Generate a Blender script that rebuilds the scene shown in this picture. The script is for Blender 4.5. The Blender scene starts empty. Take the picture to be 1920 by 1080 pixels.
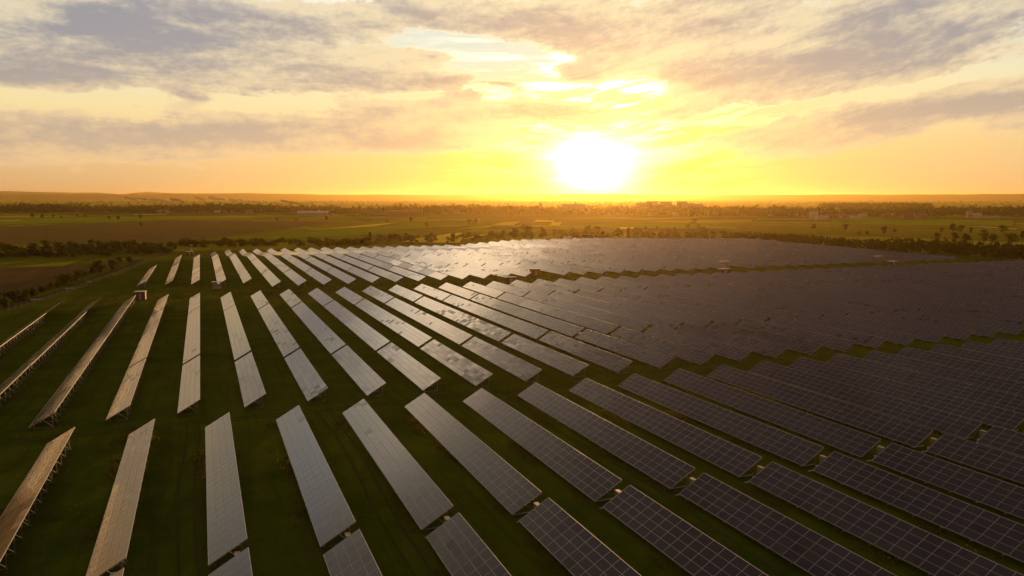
import bpy, math, random
import numpy as np
from math import radians as R
random.seed(7); rng = np.random.default_rng(11)
SC = bpy.context.scene; COL = SC.collection

# ------------------------------------------------------------------ camera
F, PSI, TH, CZ = 1393.0, 0.39538, 0.12214, 35.0      # focal length in 1920-px units, heading, pitch down, height
cd = bpy.data.cameras.new('camera'); cam = bpy.data.objects.new('camera', cd); COL.objects.link(cam)
cd.sensor_width = 36; cd.lens = 36 * F / 1920; cd.clip_start = 0.5; cd.clip_end = 90000
cam.location = (0, 0, CZ); cam.rotation_euler = (math.pi / 2 - TH, 0, -PSI); SC.camera = cam
FW = np.array([math.sin(PSI) * math.cos(TH), math.cos(PSI) * math.cos(TH), -math.sin(TH)])
RT = np.array([math.cos(PSI), -math.sin(PSI), 0.0]); UP = np.cross(RT, FW)
def ray(px, py):
    v = FW * F + RT * (px - 960) + UP * (540 - py); return v / np.linalg.norm(v)
def azel(px, py):
    v = ray(px, py); return math.degrees(math.atan2(v[0], v[1])), math.degrees(math.asin(v[2]))
def project(x, y, z):
    p = np.array([x, y, z - CZ]); d = p @ FW
    return (960 + F * (p @ RT) / d, 540 - F * (p @ UP) / d, d)

# ------------------------------------------------------------------ render + exposure
SC.render.engine = 'CYCLES'
SC.view_settings.view_transform = 'Standard'; SC.view_settings.look = 'None'
SC.view_settings.exposure = 0.0; SC.view_settings.gamma = 1.0
SC.cycles.use_denoising = True
SC.cycles.max_bounces = 6; SC.cycles.diffuse_bounces = 2; SC.cycles.glossy_bounces = 3
SC.cycles.transmission_bounces = 3; SC.cycles.volume_bounces = 1; SC.cycles.transparent_max_bounces = 12
SC.cycles.sample_clamp_indirect = 4.0

# ------------------------------------------------------------------ sun
SUN_AZ, SUN_EL = 28.92, 2.56
sd = bpy.data.lights.new('sun', 'SUN'); sun = bpy.data.objects.new('sun', sd); COL.objects.link(sun)
sd.energy = 3.6; sd.angle = R(0.6); sd.color = (1.0, 0.56, 0.22)
sun.rotation_euler = (R(90 - SUN_EL), 0, R(180 - SUN_AZ)); sun.location = (0, 0, 200)

# ------------------------------------------------------------------ node helpers
def lin(r, g, b):
    f = lambda c: (c / 255) / 12.92 if c <= 10 else ((c / 255 + 0.055) / 1.055) ** 2.4
    return (f(r), f(g), f(b), 1.0)
class G_:
    """tiny expression helper over a node tree"""
    def __init__(s, nt): s.nt = nt; s.n = nt.nodes; s.l = nt.links
    def put(s, node, i, v):
        if isinstance(v, bpy.types.NodeSocket): s.l.new(v, node.inputs[i])
        elif v is not None: node.inputs[i].default_value = v
    def m(s, op, a, b=None, c=None, clamp=False):
        x = s.n.new('ShaderNodeMath'); x.operation = op; x.use_clamp = clamp
        s.put(x, 0, a); s.put(x, 1, b); s.put(x, 2, c); return x.outputs[0]
    def v(s, op, a, b=None, out=0):
        x = s.n.new('ShaderNodeVectorMath'); x.operation = op; s.put(x, 0, a); s.put(x, 1, b); return x.outputs[out]
    def mix(s, f, a, b, mode='MIX'):
        x = s.n.new('ShaderNodeMix'); x.data_type = 'RGBA'; x.blend_type = mode; x.clamp_factor = True
        s.put(x, 0, f); s.put(x, 6, a); s.put(x, 7, b); return x.outputs[2]
    def sstep(s, v, lo, hi, a=0.0, b=1.0, kind='SMOOTHSTEP'):
        x = s.n.new('ShaderNodeMapRange'); x.interpolation_type = kind
        s.put(x, 0, v); s.put(x, 1, lo); s.put(x, 2, hi); s.put(x, 3, a); s.put(x, 4, b); return x.outputs[0]
    def noise(s, vec, scale, detail=4, rough=0.5, out=0, dist=0.0, lac=2.0):
        x = s.n.new('ShaderNodeTexNoise'); s.put(x, 'Vector', vec); x.inputs['Scale'].default_value = scale
        x.inputs['Detail'].default_value = detail; x.inputs['Roughness'].default_value = rough
        x.inputs['Distortion'].default_value = dist; x.inputs['Lacunarity'].default_value = lac; return x.outputs[out]
    def xyz(s, a, b, c):
        x = s.n.new('ShaderNodeCombineXYZ'); s.put(x, 0, a); s.put(x, 1, b); s.put(x, 2, c); return x.outputs[0]
    def sep(s, a):
        x = s.n.new('ShaderNodeSeparateXYZ'); s.put(x, 0, a); return x.outputs
    def ramp(s, f, stops, ease='LINEAR'):
        x = s.n.new('ShaderNodeValToRGB'); s.put(x, 0, f); e = x.color_ramp.elements; x.color_ramp.interpolation = ease
        while len(e) < len(stops): e.new(0.5)
        for k, (p, c) in enumerate(stops): e[k].position = p; e[k].color = c if len(c) == 4 else (*c, 1)
        return x.outputs[0]

# ------------------------------------------------------------------ sky (world)
W = bpy.data.worlds.new('World'); SC.world = W; W.use_nodes = True
W.node_tree.nodes.clear(); g = G_(W.node_tree)
tc = g.n.new('ShaderNodeTexCoord'); d = tc.outputs['Generated']
dx, dy, dz = g.sep(g.v('NORMALIZE', d))
AZ = g.m('MULTIPLY', g.m('ARCTAN2', dx, dy), 57.2958)          # degrees from the row direction, towards the right
EL = g.m('MULTIPLY', g.m('ARCSINE', dz), 57.2958)
sv = (math.sin(R(SUN_AZ)) * math.cos(R(SUN_EL)), math.cos(R(SUN_AZ)) * math.cos(R(SUN_EL)), math.sin(R(SUN_EL)))
cosT = g.v('DOT_PRODUCT', g.v('NORMALIZE', d), sv, out=1)
T = g.m('MULTIPLY', g.m('ARCCOSINE', g.m('MINIMUM', cosT, 0.99999)), 57.2958)   # degrees from the sun
sky = g.n.new('ShaderNodeTexSky'); sky.sky_type = 'NISHITA'; sky.sun_disc = False
sky.sun_elevation = R(SUN_EL); sky.sun_rotation = R(SUN_AZ); sky.dust_density = 2.0; sky.ozone_density = 2.0
def sc_(c, k): return (c[0] * k, c[1] * k, c[2] * k, 1)
# clear air: colour by height, then by distance from the sun
clear = g.ramp(g.sstep(EL, 0, 60, kind='LINEAR'), [(0.0, lin(246, 198, 130)), (0.05, lin(251, 210, 140)), (0.095, lin(252, 226, 162)),
        (0.13, lin(246, 232, 184)), (0.17, lin(224, 230, 208)), (0.25, lin(206, 222, 222)), (0.40, lin(182, 174, 168)), (0.56, lin(96, 82, 84)), (0.78, lin(64, 54, 58)), (1.0, lin(50, 47, 53))])
mid_ = g.sstep(T, 14, 40)
clear = g.mix(mid_, clear, g.ramp(g.sstep(EL, 0, 60, kind='LINEAR'), [(0.0, lin(220, 176, 124)), (0.06, lin(236, 200, 144)), (0.10, lin(250, 226, 166)), (0.14, lin(238, 232, 196)), (0.18, lin(212, 224, 212)), (0.25, lin(204, 218, 220)), (0.40, lin(182, 174, 168)), (0.56, lin(96, 82, 84)), (0.78, lin(64, 54, 58)), (1.0, lin(50, 47, 53))]))
away = g.sstep(T, 38, 66)
clear = g.mix(away, clear, g.ramp(g.sstep(EL, 0, 60, kind='LINEAR'), [(0.0, lin(236, 140, 48)), (0.10, lin(226, 146, 70)), (0.22, lin(150, 116, 90)), (0.5, lin(80, 72, 74)), (1.0, lin(52, 49, 55))]))
# plane of the sky in degrees with a slow warp
P0 = g.xyz(AZ, EL, 0.0)
Pst = g.xyz(g.m('MULTIPLY', AZ, 0.40), EL, 0.0)
wn = g.v('SUBTRACT', g.noise(Pst, 0.16, 3, 0.55, out=1), (0.5, 0.5, 0.5))
P = g.v('ADD', P0, g.v('MULTIPLY', wn, (16.0, 4.5, 0)))
def blob(px, py, rx, ry, amp, rot=0.0):
    a, e = azel(px, py); k = 57.2958 / F
    mp = g.n.new('ShaderNodeMapping'); mp.vector_type = 'TEXTURE'; g.put(mp, 0, P)
    mp.inputs['Location'].default_value = (a, e, 0); mp.inputs['Rotation'].default_value = (0, 0, R(rot))
    mp.inputs['Scale'].default_value = (rx * k * 1.7, ry * k * 1.7, 1)
    gr = g.n.new('ShaderNodeTexGradient'); gr.gradient_type = 'QUADRATIC_SPHERE'; g.put(gr, 0, mp.outputs[0])
    return gr.outputs[1], amp
BL = [(230, 70, 480, 85, 1.15, 0), (330, 40, 300, 40, .5, 2), (90, 150, 330, 50, .8, 0), (520, 125, 200, 40, .35, 0), (760, 15, 300, 38, .7, 0),
      (500, 245, 430, 34, 1.3, 0), (120, 275, 380, 46, 1.15, 0), (780, 262, 200, 24, .8, 0), (1010, 40, 200, 45, .75, 0), (1270, 70, 300, 110, .9, 12),
      (1640, 50, 330, 60, 1.05, 12), (1740, 125, 330, 60, .95, 10), (1420, 150, 230, 45, .75, 14), (1640, 245, 400, 36, 1.25, 6),
      (1860, 200, 190, 26, .8, 7), (940, 218, 190, 22, 1.0, 2), (1070, 212, 110, 20, 1.1, 0), (735, 208, 75, 22, 1.0, 0), (828, 198, 50, 20, 1.0, 0), (1120, 130, 70, 24, 1.0, 0), (715, 160, 50, 14, .8, 0), (790, 156, 60, 14, .8, 0), (590, 170, 70, 16, .6, 0), (470, 185, 60, 12, .6, 0), (900, 165, 60, 10, .5, 0), (1180, 232, 60, 10, .8, 0),
      (345, 190, 46, 20, 1.1, 0), (742, 106, 42, 18, 1.3, 0), (840, 100, 40, 10, .6, 0), (1320, 245, 130, 14, .6, 5), (1275, 208, 70, 12, .6, 8),
      (1010, 265, 130, 18, .5, 0), (1100, 130, 60, 14, .6, 6),
      (800, 78, 170, 20, -.6, 0), (880, 92, 90, 12, -.4, 5), (150, 206, 330, 26, -.9, 0), (480, 190, 300, 22, -.5, 0), (1150, 165, 150, 24, -1.0, 0), (1200, 190, 130, 12, -.8, -4), (1120, 208, 130, 9, -.7, 0), (1110, 130, 90, 30, -.35, 0), (1110, 305, 170, 60, -1.8, 0),
      (1040, 102, 130, 13, -.9, 4), (985, 140, 120, 10, -.7, 8), (1650, 185, 420, 14, -.8, 7), (1500, 300, 560, 40, -.7, 3), (640, 290, 420, 22, -.3, 0), (1100, 235, 160, 10, -.5, 4)]
cov = None
for b in BL:
    o, a = blob(*b); cov = g.m('MULTIPLY', o, a * 1.5) if cov is None else g.m('MULTIPLY_ADD', o, a * 1.5, cov)
# streaks climb gently to the right on the right-hand side
sl_ = g.m('SUBTRACT', EL, g.m('MULTIPLY', g.m('MAXIMUM', g.m('SUBTRACT', AZ, 27.0), 0.0), 0.17))
P2 = g.v('ADD', g.xyz(g.m('MULTIPLY', AZ, 0.36), sl_, 0.0), g.v('MULTIPLY', wn, (1.5, 1.0, 0)))
nz = g.noise(P2, 0.34, 12, 0.57, dist=0.35)
nz2 = g.noise(g.v('ADD', P2, (0.12, 0.5, 0)), 0.34, 12, 0.57, dist=0.35)        # the same cloud a little higher up
nf = g.noise(g.xyz(g.m('MULTIPLY', AZ, 0.20), g.m('MULTIPLY', sl_, 1.5), 4.0), 0.8, 8, 0.60, dist=0.3)   # fine streaks
n3 = g.noise(g.v('ADD', g.v('MULTIPLY', P2, (0.7, 1.3, 1)), (7.3, 2.2, 1.0)), 0.42, 9, 0.56, dist=0.5)
nh = g.noise(g.xyz(g.m('MULTIPLY', AZ, 0.7), g.m('MULTIPLY', sl_, 1.3), 9.0), 1.6, 6, 0.65)
gen = g.sstep(EL, 14, 22, 0.0, 0.35)                                              # broken cloud over the rest of the sky
thick = g.m('ADD', g.m('ADD', g.m('MULTIPLY', cov, 0.80), gen), g.m('MULTIPLY', g.m('SUBTRACT', nz, 0.5), 2.3))
thick = g.m('ADD', thick, g.m('MULTIPLY', g.m('SUBTRACT', nf, 0.5), 0.8))
thick = g.m('SUBTRACT', thick, g.sstep(EL, 0.5, 4.0, 0.55, 0.0))
thick = g.m('ADD', thick, g.m('MULTIPLY', g.m('SUBTRACT', nh, 0.5), 0.9))
A = g.sstep(thick, 0.0, 0.46)
rel = g.m('SUBTRACT', nz2, nz)                                                    # more cloud above: this bit is the shaded base
body = g.m('ADD', g.m('ADD', g.m('MULTIPLY', thick, 0.62), g.m('MULTIPLY', g.m('SUBTRACT', n3, 0.5), 1.9)), g.m('MULTIPLY', rel, 2.4))
body = g.sstep(g.m('ADD', body, g.m('MULTIPLY', g.m('SUBTRACT', nh, 0.5), 0.45)), 0.0, 1.05)
near = g.m('POWER', 2.718, g.m('MULTIPLY', T, -1 / 11.0))                         # 1 at the sun
lowc = g.sstep(EL, 0, 12, 1.0, 0.0)
lit = g.mix(near, g.mix(lowc, lin(232, 214, 180), lin(240, 200, 148)), sc_(lin(255, 228, 150), 1.1))
drk = g.mix(near, g.mix(lowc, lin(144, 144, 154), lin(204, 180, 154)), lin(240, 190, 130))
drk = g.mix(away, drk, lin(78, 70, 70))
lit = g.mix(away, lit, lin(108, 92, 82))
upc = g.sstep(EL, 23, 40)
drk = g.mix(upc, drk, lin(116, 99, 98)); lit = g.mix(upc, lit, lin(142, 124, 118))
cloud = g.mix(body, lit, drk)
# the glare round the sun
Tc = g.m('SQRT', g.m('ADD', g.m('POWER', g.m('ABSOLUTE', g.m('MULTIPLY', g.m('SUBTRACT', AZ, SUN_AZ), 0.86)), 2.0), g.m('POWER', g.m('ABSOLUTE', g.m('SUBTRACT', EL, SUN_EL - 0.35)), 2.0)))
Tc = g.m('MULTIPLY', Tc, g.m('ADD', 1.0, g.m('MULTIPLY', g.m('SUBTRACT', nf, 0.5), 1.8)))
core = g.m('MULTIPLY', g.m('POWER', 2.718, g.m('MULTIPLY', g.m('POWER', g.m('MULTIPLY', Tc, 1 / 1.72), 1.35), -1.0)), 11.0)
flare = g.m('POWER', 2.718, g.m('MULTIPLY', g.m('ADD', g.m('MULTIPLY', g.m('ABSOLUTE', g.m('SUBTRACT', EL, SUN_EL + 0.7)), 1 / 0.8), g.m('MULTIPLY', g.m('ABSOLUTE', g.m('SUBTRACT', AZ, SUN_AZ)), 1 / 3.2)), -1.0))
core = g.m('ADD', core, g.m('MULTIPLY', flare, 3.0))
core = g.m('MULTIPLY', core, g.m('SUBTRACT', 1.0, g.m('MULTIPLY', g.sstep(g.m('ADD', nf, g.m('MULTIPLY', g.m('SUBTRACT', EL, 4.0), 0.04)), 0.44, 0.56), g.sstep(EL, 2.6, 4.6, 0.0, 0.95))))
dAz = g.m('SUBTRACT', AZ, SUN_AZ); dEl = g.m('SUBTRACT', EL, SUN_EL - 1.0)
q = g.m('ADD', g.m('POWER', g.m('MULTIPLY', g.m('ABSOLUTE', dAz), 1 / 11.0), 2.0), g.m('POWER', g.m('MULTIPLY', g.m('ABSOLUTE', dEl), 1 / 5.0), 2.0))
yel = g.m('POWER', 2.718, g.m('MULTIPLY', g.m('SQRT', g.m('ADD', q, 0.02)), -2.3))
q2 = g.m('ADD', g.m('POWER', g.m('MULTIPLY', g.m('ABSOLUTE', dAz), 1 / 8.0), 2.0), g.m('POWER', g.m('MULTIPLY', g.m('ABSOLUTE', g.m('SUBTRACT', EL, 7.0)), 1 / 4.6), 2.0))
whi = g.m('POWER', 2.718, g.m('MULTIPLY', q2, -1.0))
bl = g.m('SUBTRACT', 1.0, g.m('MULTIPLY', g.m('POWER', 2.718, g.m('MULTIPLY', q, -0.95)), 0.97))
clear = g.mix(1.0, clear, g.xyz(1.0, 1.0, bl), 'MULTIPLY')
gl = g.n.new('ShaderNodeVectorMath'); gl.operation = 'SCALE'; gl.inputs[0].default_value = (1.05, 0.58, 0.0); g.put(gl, 3, yel)
gw = g.n.new('ShaderNodeVectorMath'); gw.operation = 'SCALE'; gw.inputs[0].default_value = (1.7, 1.3, 0.72); g.put(gw, 3, g.m('MULTIPLY', whi, g.sstep(nf, 0.44, 0.58, 0.0, 1.6)))
hi = g.m('POWER', 2.718, g.m('MULTIPLY', g.m('ADD', g.m('POWER', g.m('ABSOLUTE', g.m('MULTIPLY', g.m('SUBTRACT', AZ, 6.0), 1 / 13.0)), 2.0), g.m('POWER', g.m('ABSOLUTE', g.m('MULTIPLY', g.m('SUBTRACT', EL, 19.6), 1 / 3.6)), 2.0)), -1.0))
gh = g.n.new('ShaderNodeVectorMath'); gh.operation = 'SCALE'; gh.inputs[0].default_value = (4.6, 3.2, 1.75); g.put(gh, 3, hi)      # unseen bright patch added to the sky above the frame, to brighten panel reflections
clear = g.v('ADD', clear, gh.outputs[0]); A = g.m('MULTIPLY', A, g.m('SUBTRACT', 1.0, g.m('MULTIPLY', hi, 0.7)))
clear = g.v('ADD', clear, gl.outputs[0]); clear = g.v('ADD', clear, gw.outputs[0])
gl2 = g.n.new('ShaderNodeVectorMath'); gl2.operation = 'SCALE'; gl2.inputs[0].default_value = (0.45, 0.30, 0.0); g.put(gl2, 3, yel)
cloud = g.v('ADD', cloud, gl2.outputs[0])
col = g.mix(g.m('MULTIPLY', A, 0.92), clear, cloud)
rim = g.m('MULTIPLY', g.m('MULTIPLY', g.m('MULTIPLY', A, g.m('SUBTRACT', 1.0, A)), 4.0), g.m('POWER', 2.718, g.m('MULTIPLY', T, -1 / 9.0)))
rm = g.n.new('ShaderNodeVectorMath'); rm.operation = 'SCALE'; rm.inputs[0].default_value = (0.55, 0.36, 0.10); g.put(rm, 3, g.m('MULTIPLY', rim, g.sstep(EL, 3.0, 6.0)))   # thin cloud edges burning gold near the sun
col = g.v('ADD', col, rm.outputs[0])
cr = g.n.new('ShaderNodeVectorMath'); cr.operation = 'SCALE'; cr.inputs[0].default_value = (1.0, 0.85, 0.30); g.put(cr, 3, core)
col = g.v('ADD', col, cr.outputs[0])
ns = g.n.new('ShaderNodeVectorMath'); ns.operation = 'SCALE'; g.put(ns, 0, sky.outputs[0]); ns.inputs[3].default_value = 0.012
col = g.v('ADD', g.v('MULTIPLY', col, (0.97, 0.97, 0.97)), ns.outputs[0])
below = g.sstep(EL, -3.0, -0.2, 0.0, 1.0)
col = g.mix(below, lin(60, 48, 30), col)
bg = g.n.new('ShaderNodeBackground'); g.put(bg, 0, col); bg.inputs[1].default_value = 1.0
wo = g.n.new('ShaderNodeOutputWorld'); g.l.new(bg.outputs[0], wo.inputs[0])
W.cycles.sampling_method = 'MANUAL'; W.cycles.sample_map_resolution = 1024

# ------------------------------------------------------------------ object helpers
def mesh_obj(name, me, mat, parent=None, loc=(0, 0, 0), rot=(0, 0, 0)):
    o = bpy.data.objects.new(name, me); COL.objects.link(o)
    if mat is not None and not me.materials:
        for m_ in (mat if isinstance(mat, (list, tuple)) else [mat]): me.materials.append(m_)
    o.parent = parent; o.location = loc; o.rotation_euler = rot; return o
def tag(o, label=None, cat=None, group=None, kind=None):
    if label: o['label'] = label
    if cat: o['category'] = cat
    if group: o['group'] = group
    if kind: o['kind'] = kind
    return o
def empty(name, loc, rz, label, cat, group=None):
    o = bpy.data.objects.new(name, None); COL.objects.link(o); o.location = loc; o.rotation_euler = (0, 0, rz)
    o.empty_display_size = 0.5; return tag(o, label, cat, group)
class MB:
    def __init__(s): s.v = []; s.f = []; s.mi = []
    def box(s, x0, x1, y0, y1, z0, z1, mi=0):
        n = len(s.v); s.v += [(x, y, z) for z in (z0, z1) for y in (y0, y1) for x in (x0, x1)]
        s.f += [tuple(n + k for k in q) for q in ((0, 2, 3, 1), (4, 5, 7, 6), (0, 1, 5, 4), (2, 6, 7, 3), (0, 4, 6, 2), (1, 3, 7, 5))]
        s.mi += [mi] * 6; return s
    def bar(s, a, b, w, h=None, mi=0):
        a = np.array(a, float); b = np.array(b, float); h = h or w; d_ = b - a; d_ /= np.linalg.norm(d_)
        u = np.cross(d_, (0, 0, 1.0)); u = np.array([1.0, 0, 0]) if np.linalg.norm(u) < 1e-4 else u / np.linalg.norm(u)
        t = np.cross(u, d_); n = len(s.v)
        for p in (a, b):
            for i, j in ((-1, -1), (1, -1), (1, 1), (-1, 1)): s.v.append(tuple(p + u * w / 2 * i + t * h / 2 * j))
        s.f += [tuple(n + k for k in q) for q in ((0, 1, 2, 3), (7, 6, 5, 4), (0, 4, 5, 1), (1, 5, 6, 2), (2, 6, 7, 3), (3, 7, 4, 0))]
        s.mi += [mi] * 6; return s
    def tube(s, a, b, r0, r1, n=7, mi=0):
        a = np.array(a, float); b = np.array(b, float); d_ = b - a; d_ /= max(np.linalg.norm(d_), 1e-6)
        u = np.cross(d_, (0.3, 1, 0.2)); u /= np.linalg.norm(u); t = np.cross(u, d_); k = len(s.v)
        for p, r in ((a, r0), (b, r1)):
            for i in range(n):
                an = 2 * math.pi * i / n; s.v.append(tuple(p + (u * math.cos(an) + t * math.sin(an)) * r))
        for i in range(n): s.f.append((k + i, k + (i + 1) % n, k + n + (i + 1) % n, k + n + i)); s.mi.append(mi)
        s.f.append(tuple(k + n + i for i in range(n))); s.mi.append(mi); return s
    def poly(s, pts, mi=0):
        n = len(s.v); s.v += [tuple(p) for p in pts]; s.f.append(tuple(range(n, n + len(pts)))); s.mi.append(mi); return s
    def mesh(s, name):
        me = bpy.data.meshes.new(name); me.from_pydata([tuple(map(float, p)) for p in s.v], [], s.f)
        if any(s.mi): me.polygons.foreach_set('material_index', s.mi)
        me.update(); return me
def quads_mesh(name, V, smooth=False):
    """V: (n,4,3) array of quads"""
    n = len(V); me = bpy.data.meshes.new(name); me.vertices.add(n * 4); me.vertices.foreach_set('co', V.reshape(-1).astype(np.float32))
    me.loops.add(n * 4); me.loops.foreach_set('vertex_index', np.arange(n * 4, dtype=np.int32))
    me.polygons.add(n); me.polygons.foreach_set('loop_start', np.arange(0, n * 4, 4, dtype=np.int32))
    me.polygons.foreach_set('loop_total', np.full(n, 4, dtype=np.int32)); me.update(calc_edges=True); return me
def attr(me, name, vals):
    a = me.attributes.new(name, 'FLOAT', 'FACE'); a.data.foreach_set('value', np.asarray(vals, np.float32))

# ------------------------------------------------------------------ materials
def newmat(name):
    m_ = bpy.data.materials.new(name); m_.use_nodes = True; m_.node_tree.nodes.clear(); k = G_(m_.node_tree)
    k.out = k.n.new('ShaderNodeOutputMaterial'); return m_, k
def princ(k, base, rough=0.7, metal=0.0, spec=0.5, normal=None, coat=0.0, link=True, sheen=0.0):
    p = k.n.new('ShaderNodeBsdfPrincipled'); k.put(p, 'Base Color', base); k.put(p, 'Roughness', rough)
    k.put(p, 'Metallic', metal)
    if sheen: p.inputs['Sheen Weight'].default_value = sheen; p.inputs['Sheen Roughness'].default_value = 0.35; p.inputs['Sheen Tint'].default_value = (0.9, 0.8, 0.12, 1)
    k.put(p, 'Specular IOR Level', spec); k.put(p, 'Normal', normal); k.put(p, 'Coat Weight', coat)
    if link: k.l.new(p.outputs[0], k.out.inputs[0])
    return p.outputs[0]
def bump(k, h, strength, dist=0.1):
    b = k.n.new('ShaderNodeBump'); k.put(b, 'Height', h); b.inputs['Strength'].default_value = strength; b.inputs['Distance'].default_value = dist; return b.outputs[0]
def pos(k): return k.n.new('ShaderNodeNewGeometry').outputs['Position']
def objc(k): return k.n.new('ShaderNodeTexCoord').outputs['Object']
def plain(name, c, rough=0.7, metal=0.0, var=0.15, scale=3.0, spec=0.5):
    m_, k = newmat(name); n = k.noise(objc(k), scale, 5, 0.6)
    base = k.mix(n, (c[0] * (1 - var), c[1] * (1 - var), c[2] * (1 - var), 1), (min(1, c[0] * (1 + var)), min(1, c[1] * (1 + var)), min(1, c[2] * (1 + var)), 1))
    princ(k, base, k.sstep(n, 0, 1, max(0, rough - .1), min(1, rough + .1)), metal, spec); return m_

def mat_ground():
    m_, k = newmat('grass_ground'); p = pos(k)
    a = k.noise(p, 0.012, 5, 0.6); b = k.noise(p, 0.13, 6, 0.65); c = k.noise(p, 1.7, 5, 0.7)
    ps = k.v('MULTIPLY', p, (0.7, 0.03, 1.0)); mow = k.noise(ps, 1.0, 3, 0.5)          # mowing lanes along the rows
    col = k.mix(k.sstep(b, 0.35, 0.65), (0.026, 0.060, 0.003, 1), (0.066, 0.108, 0.006, 1))
    col = k.mix(k.sstep(a, 0.42, 0.62, 0, 0.6), col, (0.100, 0.125, 0.008, 1))
    col = k.mix(k.sstep(c, 0.50, 0.78, 0, 0.6), col, (0.13, 0.13, 0.014, 1))
    col = k.mix(k.sstep(mow, 0.50, 0.62, 0, 0.45), col, (0.040, 0.050, 0.004, 1))
    h = k.m('ADD', k.m('MULTIPLY', c, 0.6), k.noise(p, 7.0, 3, 0.7))
    princ(k, col, 1.0, spec=0.0, sheen=0.10, normal=bump(k, h, 0.8, 0.35)); return m_
def mat_plain():
    m_, k = newmat('farmland'); p = pos(k)
    ps = k.v('MULTIPLY', k.v('ADD', p, k.v('MULTIPLY', k.noise(p, 0.002, 2, 0.5, out=1), (120, 120, 0))), (0.45, 1.0, 1.0))
    vo = k.n.new('ShaderNodeTexVoronoi'); k.put(vo, 'Vector', ps); vo.inputs['Scale'].default_value = 0.0085
    vo.distance = 'CHEBYCHEV'; vo.inputs['Randomness'].default_value = 0.85
    r = k.sep(vo.outputs['Color'])
    b = k.noise(p, 0.03, 6, 0.6); c = k.noise(p, 0.5, 4, 0.6)
    col = k.ramp(r[0], [(0.0, (0.030, 0.062, 0.003)), (0.28, (0.085, 0.14, 0.005)), (0.45, (0.090, 0.070, 0.014)), (0.58, (0.045, 0.085, 0.004)), (0.74, (0.20, 0.21, 0.014)), (0.86, (0.070, 0.048, 0.018))], 'CONSTANT')
    col = k.mix(k.sstep(b, 0.45, 0.7, 0, 0.3), col, (0.026, 0.040, 0.004, 1))
    col = k.mix(k.sstep(c, 0.45, 0.7, 0, 0.3), col, (0.06, 0.055, 0.010, 1))
    princ(k, col, 1.0, spec=0.0, sheen=0.09, normal=bump(k, c, 0.5, 0.8)); return m_
def mat_field(name, c1, c2, stripe=(1, 0.05), sc=0.25):
    m_, k = newmat(name); p = pos(k); n = k.noise(k.v('MULTIPLY', p, (stripe[0], stripe[1], 1)), sc, 5, 0.6); b = k.noise(p, 0.02, 4, 0.6)
    col = k.mix(k.sstep(n, 0.3, 0.7), (*c1, 1), (*c2, 1)); col = k.mix(k.sstep(b, 0.4, 0.7, 0, 0.4), col, (*[x * 0.75 for x in c1], 1))
    princ(k, col, 1.0, spec=0.0, sheen=0.03, normal=bump(k, n, 0.4, 0.4)); return m_
def mat_panel():
    m_, k = newmat('solar_module'); uv = k.n.new('ShaderNodeUVMap').outputs[0]; u, v, _ = k.sep(uv)
    # aluminium rim and gap of each module: 0.5 - |uv-0.5| in metres from the module's edge
    ex = k.m('MULTIPLY', k.m('SUBTRACT', 0.5, k.m('ABSOLUTE', k.m('SUBTRACT', u, 0.5))), 1.0)
    ey = k.m('MULTIPLY', k.m('SUBTRACT', 0.5, k.m('ABSOLUTE', k.m('SUBTRACT', v, 0.5))), 1.65)
    fx = k.sstep(ex, 0.022, 0.034, 1, 0); fy = k.sstep(ey, 0.030, 0.046, 1, 0); fr = k.m('MAXIMUM', fx, fy)
    at_ = k.n.new('ShaderNodeAttribute'); at_.attribute_name = 'tint'; t = at_.outputs['Fac']
    cu = k.m('ABSOLUTE', k.m('SUBTRACT', k.m('FRACT', k.m('MULTIPLY', u, 6.0)), 0.5)); cv = k.m('ABSOLUTE', k.m('SUBTRACT', k.m('FRACT', k.m('MULTIPLY', v, 10.0)), 0.5))
    cell = k.sstep(k.m('MAXIMUM', cu, cv), 0.46, 0.49)
    base = k.ramp(t, [(0, (0.012, 0.010, 0.011)), (0.55, (0.018, 0.014, 0.014)), (0.8, (0.028, 0.015, 0.013)), (1, (0.006, 0.004, 0.005))])
    base = k.mix(k.m('MULTIPLY', cell, 0.18), base, (0.10, 0.10, 0.11, 1))
    dust = k.noise(pos(k), 0.35, 5, 0.6)
    base = k.mix(k.sstep(dust, 0.4, 0.8, 0.03, 0.13), base, (0.17, 0.14, 0.115, 1))
    glass = princ(k, base, k.sstep(t, 0.5, 1, 0.13, 0.30), 0.0, k.sstep(t, 0.45, 0.95, 0.62, 0.18), link=False)
    alu = princ(k, (0.33, 0.31, 0.29, 1), 0.5, 0.6, 0.5, link=False)
    mx = k.n.new('ShaderNodeMixShader'); k.put(mx, 0, k.m('MULTIPLY', fr, 0.85)); k.l.new(glass, mx.inputs[1]); k.l.new(alu, mx.inputs[2])
    k.l.new(mx.outputs[0], k.out.inputs[0]); return m_
def mat_leaf(name, c1, c2, tr=0.35):
    m_, k = newmat(name); oi = k.n.new('ShaderNodeObjectInfo'); n = k.noise(pos(k), 0.5, 4, 0.6)
    f = k.m('ADD', k.m('MULTIPLY', n, 0.8), k.m('MULTIPLY', oi.outputs['Random'], 0.35))
    col = k.mix(k.sstep(f, 0.3, 0.8), (*c1, 1), (*c2, 1))
    di = k.n.new('ShaderNodeBsdfDiffuse'); k.put(di, 0, col); tl = k.n.new('ShaderNodeBsdfTranslucent')
    k.put(tl, 0, k.mix(1.0, col, (1.3, 1.15, 0.5, 1), 'MULTIPLY'))
    mx = k.n.new('ShaderNodeMixShader'); mx.inputs[0].default_value = tr; k.l.new(di.outputs[0], mx.inputs[1]); k.l.new(tl.outputs[0], mx.inputs[2])
    k.l.new(mx.outputs[0], k.out.inputs[0]); return m_
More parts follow.
